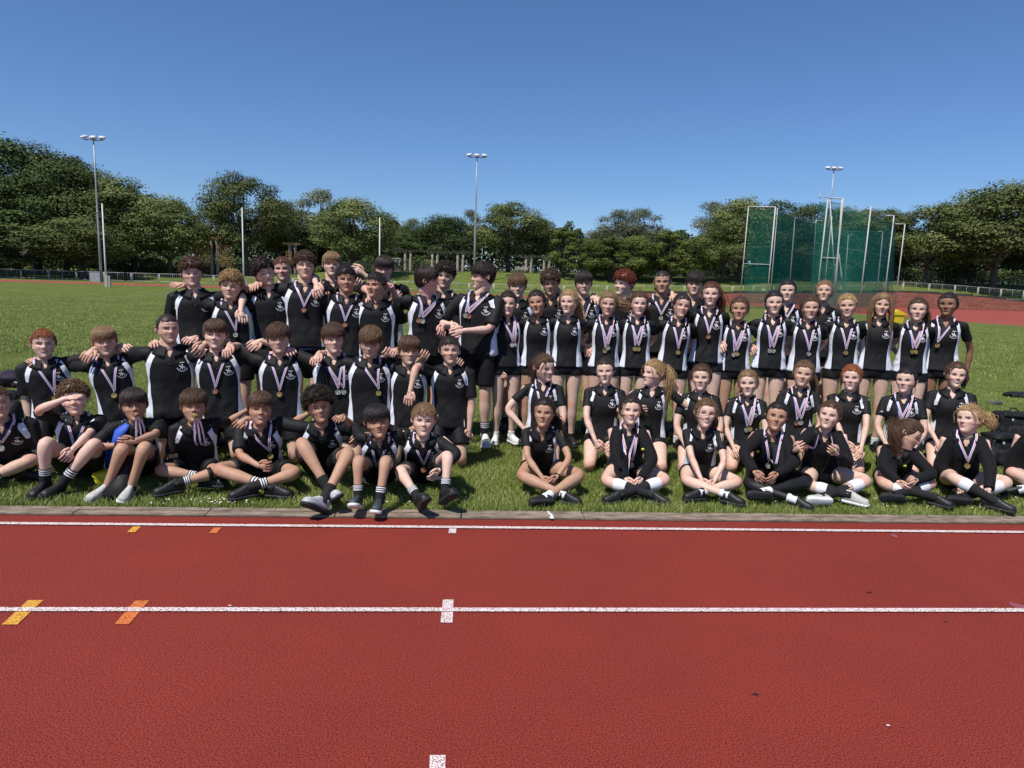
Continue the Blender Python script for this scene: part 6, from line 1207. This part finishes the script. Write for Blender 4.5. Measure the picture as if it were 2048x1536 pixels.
 ('h2', 1209, 769, 6.35, 'kneeling girl with dark hair scraped back and no medal, arm across her front', dict(group=GH, pose='kneel', hair='tail', slick=1, ts=0, hc='dark', skin='p', aL=ar(1198, 894, -.28, (.5, -.2, -.8), (-1, .2, 0)), aR='thigh')),
 ('h3', 1306, 773, 6.35, 'kneeling blonde girl in profile touching her ponytail', dict(group=GH, pose='kneel', hair='tail', ts=1, tl=1.5, tw=.1, tz=.3, hc='blond', skin='p', hy=-55, hp=4, aR=ar(1347, 768, .05, (-.3, .1, .9), (1, -.3, -.7), curl=.5), aL=ar(1283, 818, -.2, (.6, -.2, .3), (-1, -.2, -.6), curl=.8))),
 ('h4', 1401, 782, 6.3, 'kneeling girl with dark-brown hair tied behind, arms straight down, no medal', dict(group=GH, pose='kneel', hair='tail', ts=0, hc='brown', skin='p', hy=-6, ht=-3, aL='thigh', aR='thigh')),
 ('h5', 1494, 793, 6.3, 'kneeling girl with a golden plait over her shoulder and medal ribbons', dict(group=GH, pose='kneel', hair='braid', ts=-1, tl=1.1, tz=-.1, hc='sand', skin='p', smile=.6, a=1.5, ht=-2, medals=[(1494, 858, 's'), (1500, 856, 'g')], aL='thigh', aR='thigh', shoe='w')),
 ('h6', 1604, 774, 6.35, 'kneeling girl with light-brown side ponytail and ribbons with a dark medal', dict(group=GH, pose='kneel', hair='tail', ts=1, tl=1.2, hc='light', skin='f', smile=.5, hy=-3, ht=3, medals=[(1594, 846, 'b'), (1602, 844, 's')], aL='thigh', aR='thigh')),
 ('h7', 1700, 782, 6.3, 'kneeling ginger girl with both hands resting down in front, no medal', dict(group=GH, pose='kneel', hair='tail', ts=0, hc='ginger', skin='p', smile=.1, aL=ar(1706, 922, -.42, (.3, -.5, -.7), (-1, .2, 0)), aR=ar(1720, 922, -.42, (-.3, -.5, -.7), (1, .2, .2)))),
 ('h8', 1809, 787, 6.3, 'kneeling girl with straight black hair frowning to the side, medal ribbons', dict(group=GH, pose='kneel', hair='tail', slick=1, ts=0, hc='black', skin='p', hy=-16, frown=1, medals=[(1800, 850, 's'), (1808, 850, 'g')], aL='thigh', aR='thigh', logo=[-1])),
 ('h9', 1908, 776, 6.35, 'laughing girl with wavy brown ponytail at the right end of the kneeling girls', dict(group=GH, pose='kneel', hair='tail', ts=1, tl=.9, curl=.03, tn=110, tz=.5, hc='brown', skin='p', smile=1, teeth=.9, ht=4, w=1.08, aL='thigh', aR='thigh')),
 ('s1', 1087, 855, 5.65, 'tanned girl with dark ponytail blowing sideways, hands clasped, left end of the sitting girls', dict(group=GS, pose='cross', a=1.5, hair='tail', ts=1, tl=.9, blow=(.35, 0, 0), tw=.09, tz=-.2, hc='dark', skin='t', smile=.3, lL={'k': (1042, 952, 5.4), 'a': (1128, 993, 5.18)}, lR={'k': (1164, 950, 5.4), 'a': (1090, 996, 5.1)},
   aL=ar(1094, 968, -.32, (.5, -.4, -.6), (-1, .1, 0), curl=.8), aR=ar(1105, 966, -.34, (-.5, -.4, -.6), (1, .1, 0), curl=.8), extra=[wristband(1, (.01, .01, .01), .006)])),
 ('s2', 1259, 850, 5.65, 'smiling girl in a black blazer with a round yellow badge and two medals', dict(group=GS, pose='cross', a=1.5, hair='tail', ts=1, tl=.7, blow=(.15, 0, .1), hc='dark', skin='p', smile=.9, teeth=.6, blazer=1, badge=.125, sock='bw', lL={'k': (1210, 962, 5.4), 'a': (1305, 990, 5.2)}, lR={'k': (1336, 960, 5.4), 'a': (1240, 992, 5.2)},
   aL=ar(1260, 970, -.32, (.4, -.5, -.6), (-1, .1, 0)), aR=ar(1278, 970, -.34, (-.4, -.5, -.6), (1, .1, 0)), medals=[(1252, 935, 'b'), (1263, 935, 's')], shoe='k')),
 ('s3', 1409, 856, 5.65, 'smiling girl wearing glasses with a light-brown fringe', dict(group=GS, pose='cross', a=1.45, hair='tail', ts=1, tl=1.0, tw=.09, hc='light', skin='p', smile=1, teeth=.8, hy=6, ht=8, lL={'k': (1372, 962, 5.4), 'a': (1455, 990, 5.15)}, lR={'k': (1480, 965, 5.4), 'a': (1400, 985, 5.25)}, nearleg=-1,
   aL=ar(1412, 974, -.30, (.4, -.5, -.6), (-1, .1, 0)), aR=ar(1424, 974, -.32, (-.4, -.5, -.6), (1, .1, 0)), extra=[glasses], shoe='k')),
 ('s4', 1551, 862, 5.6, 'tanned dark-haired girl in blazer and black leggings leaning her head', dict(group=GS, pose='cross', a=1.5, hair='bun', slick=1, hc='black', skin='t', smile=.7, ht=8, hy=-5, blazer=1, leggings=1, badge=-.115, lL={'k': (1495, 968, 5.35), 'a': (1590, 1000, 5.12)}, lR={'k': (1620, 962, 5.4), 'a': (1525, 985, 5.2)}, nearleg=-1,
   aL=ar(1519, 956, -.30, (.5, -.4, -.6), (-1, .1, 0)), aR=ar(1547, 960, -.34, (-.5, -.4, -.5), (1, .1, 0)), medals=[(1537, 940, 's')])),
 ('s5', 1656, 859, 5.65, 'girl in a blazer holding up two medals on her ribbons', dict(group=GS, pose='cross', a=1.5, hair='tail', ts=0, hc='brown', skin='p', smile=.5, ht=4, blazer=1, sock='bw', lL={'k': (1618, 972, 5.4), 'a': (1700, 990, 5.2)}, lR={'k': (1738, 962, 5.4), 'a': (1645, 995, 5.2)},
   aL=ar(1602, 892, -.3, (.4, -.3, .5), (-.7, 0, -1), curl=.9), aR=ar(1668, 901, -.32, (-.5, -.3, .4), (.7, 0, -1), curl=.9), extra=[held_medals], shoe='be', crest=False)),
 ('s6', 1812, 897, 5.55, 'girl bowing her head, brown ponytail tied with a yellow scrunchie', dict(group=GS, pose='cross', a=1.4, hair='tail', ts=-1, tl=1.3, tw=.13, tn=150, tz=.25, hc='brown', skin='f', hy=78, hp=-24, ht=10, blazer=1, badge=.06, sock='bw', lL={'k': (1765, 968, 5.35), 'a': (1870, 995, 5.15)}, lR={'k': (1866, 968, 5.35), 'a': (1790, 990, 5.2)},
   aL=ar(1806, 975, -.30, (.5, -.4, -.6), (-1, .1, 0)), aR=ar(1828, 972, -.32, (-.5, -.4, -.6), (1, .1, 0)), extra=[scrunchie], crest=False)),
 ('s7', 1935, 867, 5.55, 'blonde girl in a blazer looking aside with one hand reaching down to the grass', dict(group=GS, pose='cross', a=1.5, hair='tail', ts=1, tl=.6, blow=(.12, 0, .1), tw=.1, hc='blond', skin='p', hy=-24, ht=-4, blazer=1, sock='bw', frown=1, lL={'k': (1905, 955, 5.3), 'a': (1990, 1002, 5.05)}, lR={'k': (2018, 965, 5.35), 'a': (1925, 995, 5.2)}, nearleg=-1,
   aL='lap', aR=ar(1976, 1000, -.40, (-.3, -.3, -.9), (1, .1, .3), curl=.35), medals=[(1935, 930, 'g')], shoe='k')),
 ('s8', 2085, 862, 5.6, 'girl in a blazer cut off by the right edge of the photo', dict(group=GS, pose='cross', a=1.5, hair='tail', ts=0, hc='brown', skin='p', blazer=1, crest=False)),
]
import os
ONLY = globals().get('ONLY_KEYS')
for key, hx, cy, Y, lab, o in PPL:
    if ONLY and key not in ONLY: continue
    if key[0] in 'ghqs': o['sex'] = 'f'; o.setdefault('pose', 'stand')
    person(key, hx, cy, Y, lab, **o)
# ------------------------------------------------------------------ bags and clothes on the grass
M_BAG = cloth_mat('bag_black', (.010, .010, .012), rough=.7, nscale=6, bump=.8); M_COAT = cloth_mat('coat_purple', (.022, .014, .028), rough=.75, bump=.9); M_GREYC = cloth_mat('cloth_grey', (.07, .08, .09), rough=.8); M_WHC = cloth_mat('cloth_white', (.62, .63, .68), rough=.8)
def heap(name, c, size, m, label, cat, seed, rz=0., amp=.35, parts=None, tilt=0.):
    """soft heap or stuffed bag: displaced rounded body resting on the grass"""
    n1, n2 = 40, 56; u = np.linspace(-np.pi/2, np.pi/2, n1); v = np.linspace(0, 2*np.pi, n2+1)[:-1]; U_, V_ = np.meshgrid(u, v, indexing='ij'); sg = lambda a, e: np.sign(a)*np.abs(a)**e
    d = np.stack([sg(np.cos(U_), .6)*sg(np.cos(V_), .7), sg(np.cos(U_), .6)*sg(np.sin(V_), .7), sg(np.sin(U_), .7)], -1); P = d*np.array(size)
    nn_ = np.array([noise.noise(Vector((p[0]*5+seed, p[1]*5, p[2]*5)))+.5*noise.noise(Vector((p[0]*12, p[1]*12+seed, p[2]*14))) + .8*abs(noise.noise(Vector((p[0]*4, p[1]*9+seed, p[2]*7)))) for p in P.reshape(-1, 3)]).reshape(U_.shape); P = P*(1+amp*nn_[..., None]*.6)
    R_ = rotm(rz, tilt); P = P@R_.T + np.array(c, float)+V3(0, 0, size[2]*.82); P[..., 2] = np.maximum(P[..., 2], .006); mb = MB(); loft(P, 0, mb, caps=True); o = mb.build(name, [m], origin=(c[0], c[1], 0)); tag(o, label, cat); return o
def strap(o, pts, m=None, w=.014):
    s = MB(); add_tube(s, smoothpath(pts, 5), w, 6, flat=.35); s.build('strap', [m or M_BAG], o, pts[0])
def rucksack(cx, cy_, w, d, h, rz, lab, seed):
    R_ = rotm(rz, -.12); c = np.array([cx, cy_, 0.]); T_ = lambda P: np.asarray(P)@R_.T + c; sg = lambda a, e: np.sign(a)*np.abs(a)**e
    def soft(mb, ctr, sz, amp, n=(26, 40)):
        u = np.linspace(-np.pi/2, np.pi/2, n[0]); v = np.linspace(0, 2*np.pi, n[1]+1)[:-1]; U_, V_ = np.meshgrid(u, v, indexing='ij')
        P = np.stack([sg(np.cos(U_), .4)*sg(np.cos(V_), .45)*sz[0]*(1-.10*np.sin(U_)), sg(np.cos(U_), .4)*sg(np.sin(V_), .45)*sz[1]*(1-.15*np.sin(U_)), sg(np.sin(U_), .55)*sz[2]], -1)
        nn_ = np.array([noise.noise(Vector((p[0]*9+seed, p[1]*9, p[2]*9))) for p in P.reshape(-1, 3)]).reshape(U_.shape); P = P*(1+amp*nn_[..., None])+np.array(ctr); P = T_(P); P[..., 2] = np.maximum(P[..., 2], .005); loft(P, 0, mb)
    m = MB(); soft(m, (0, 0, h*.5), (w/2, d/2, h/2), .22); root = m.build('rucksack', [M_BAG], origin=tuple(c)); tag(root, lab, 'rucksack')
    m = MB(); soft(m, (0, -d*.52, h*.30), (w*.38, d*.22, h*.24), .18); m.build('front_pocket', [M_BAG], root, c)
    m = MB(); soft(m, (0, -d*.05, h*.93), (w*.46, d*.5, h*.10), .3); m.build('top_flap', [M_BAG], root, c)
    for sx in (-.22, .22):
        m = MB(); add_tube(m, smoothpath([T_((sx*w, -d*.3, h*1.0)), T_((sx*w, -d*.60, h*.82)), T_((sx*w, -d*.60, h*.62)), T_((sx*w*1.1, -d*.74, h*.40))], 5), .008, 6, flat=.4); m.build('strap', [M_BAG], root, c)
        m = MB(); add_box(m, T_((sx*w, -d*.63, h*.72)), (.010, .006, .018)); m.build('buckle', [M_GALV], root, c)
    m = MB(); th = np.linspace(0, np.pi, 12); add_tube(m, T_(np.stack([.05*np.cos(th), 0*th, h*1.0+.05*np.sin(th)], -1)), .008, 6); m.build('handle', [M_BAG], root, c)
    m = MB(); add_tube(m, smoothpath([T_((-w*.46, -d*.35, h*.2)), T_((-w*.44, -d*.42, h*.86)), T_((0, -d*.50, h*.98)), T_((w*.44, -d*.42, h*.86)), T_((w*.46, -d*.35, h*.2))], 6), .004, 5); m.build('piping', [M_GREYC], root, c)
q = onz(2012, 938); rucksack(q[0]+.03, q[1]+.16, .33, .22, .33, .15, 'large stuffed black rucksack with grey strap buckles behind the sitting girls at the right', 3)
q = onz(2040, 885); rucksack(q[0]+.02, q[1]+.15, .42, .26, .34, -.2, 'black rucksack with a curved top behind the large stuffed one, at the right edge', 8)
q = onz(2040, 795); heap('jacket', (q[0]+.05, q[1]+.05, 0), (.24, .14, .045), M_BAG, 'black jacket spread on the grass at the right edge, farthest from the track', 'jacket', 12, .1, .6)
q = onz(1990, 808); heap('hoodie', (q[0]-.0, q[1], 0), (.10, .05, .025), M_GREYC, 'crumpled dark grey garment beside the rucksacks', 'hoodie', 14, .1, .7)
q = onz(1983, 830); heap('folder', (q[0], q[1]-.02, 0), (.06, .04, .02), M_YEL, 'bright yellow item peeking out by the rucksacks', 'folder', 15, .4, .4)
q = onz(30, 775); heap('coat', (q[0]+.0, q[1]+.1, 0), (.32, .18, .10), M_COAT, 'dark purple coat heaped on bags behind the ginger boy', 'coat', 21, .1, .6)
q = onz(118, 782); heap('rucksack', (q[0]-.05, q[1]+.05, 0), (.15, .13, .10), M_BAG, 'black quilted bag between the purple coat and the ginger boy', 'rucksack', 22, .1, .35)
q = onz(10, 800); heap('rucksack', (q[0]-.05, q[1]+.0, 0), (.2, .1, .07), M_BAG, 'flat black bag in front of the purple coat at the left edge', 'rucksack', 25, .1, .4)
q = onz(30, 850); heap('rucksack', (q[0]-.03, q[1]+.02, 0), (.08, .08, .14), M_BAG, 'upright black bag behind the boy at the left edge', 'rucksack', 24, .1, .3)
q = onz(105, 826); heap('white_shirt', (q[0]-.05, q[1], 0), (.28, .09, .022), M_WHC, 'white shirt lying on the grass behind the ginger boy\'s arm', 'shirt', 23, .12, .9)
q = onz(203, 970); heap('carrier_bag', (q[0], q[1]+.05, 0), (.10, .06, .055), M_YEL, 'bright yellow bag on the grass between two sitting boys', 'bag', 31, .2, .8)
q = onz(213, 950); heap('swim_bag', (q[0]+.0, q[1]+.10, 0), (.10, .08, .10), M_BLUE, 'bright blue bag above the yellow one, between two sitting boys', 'bag', 32, .5, .6)
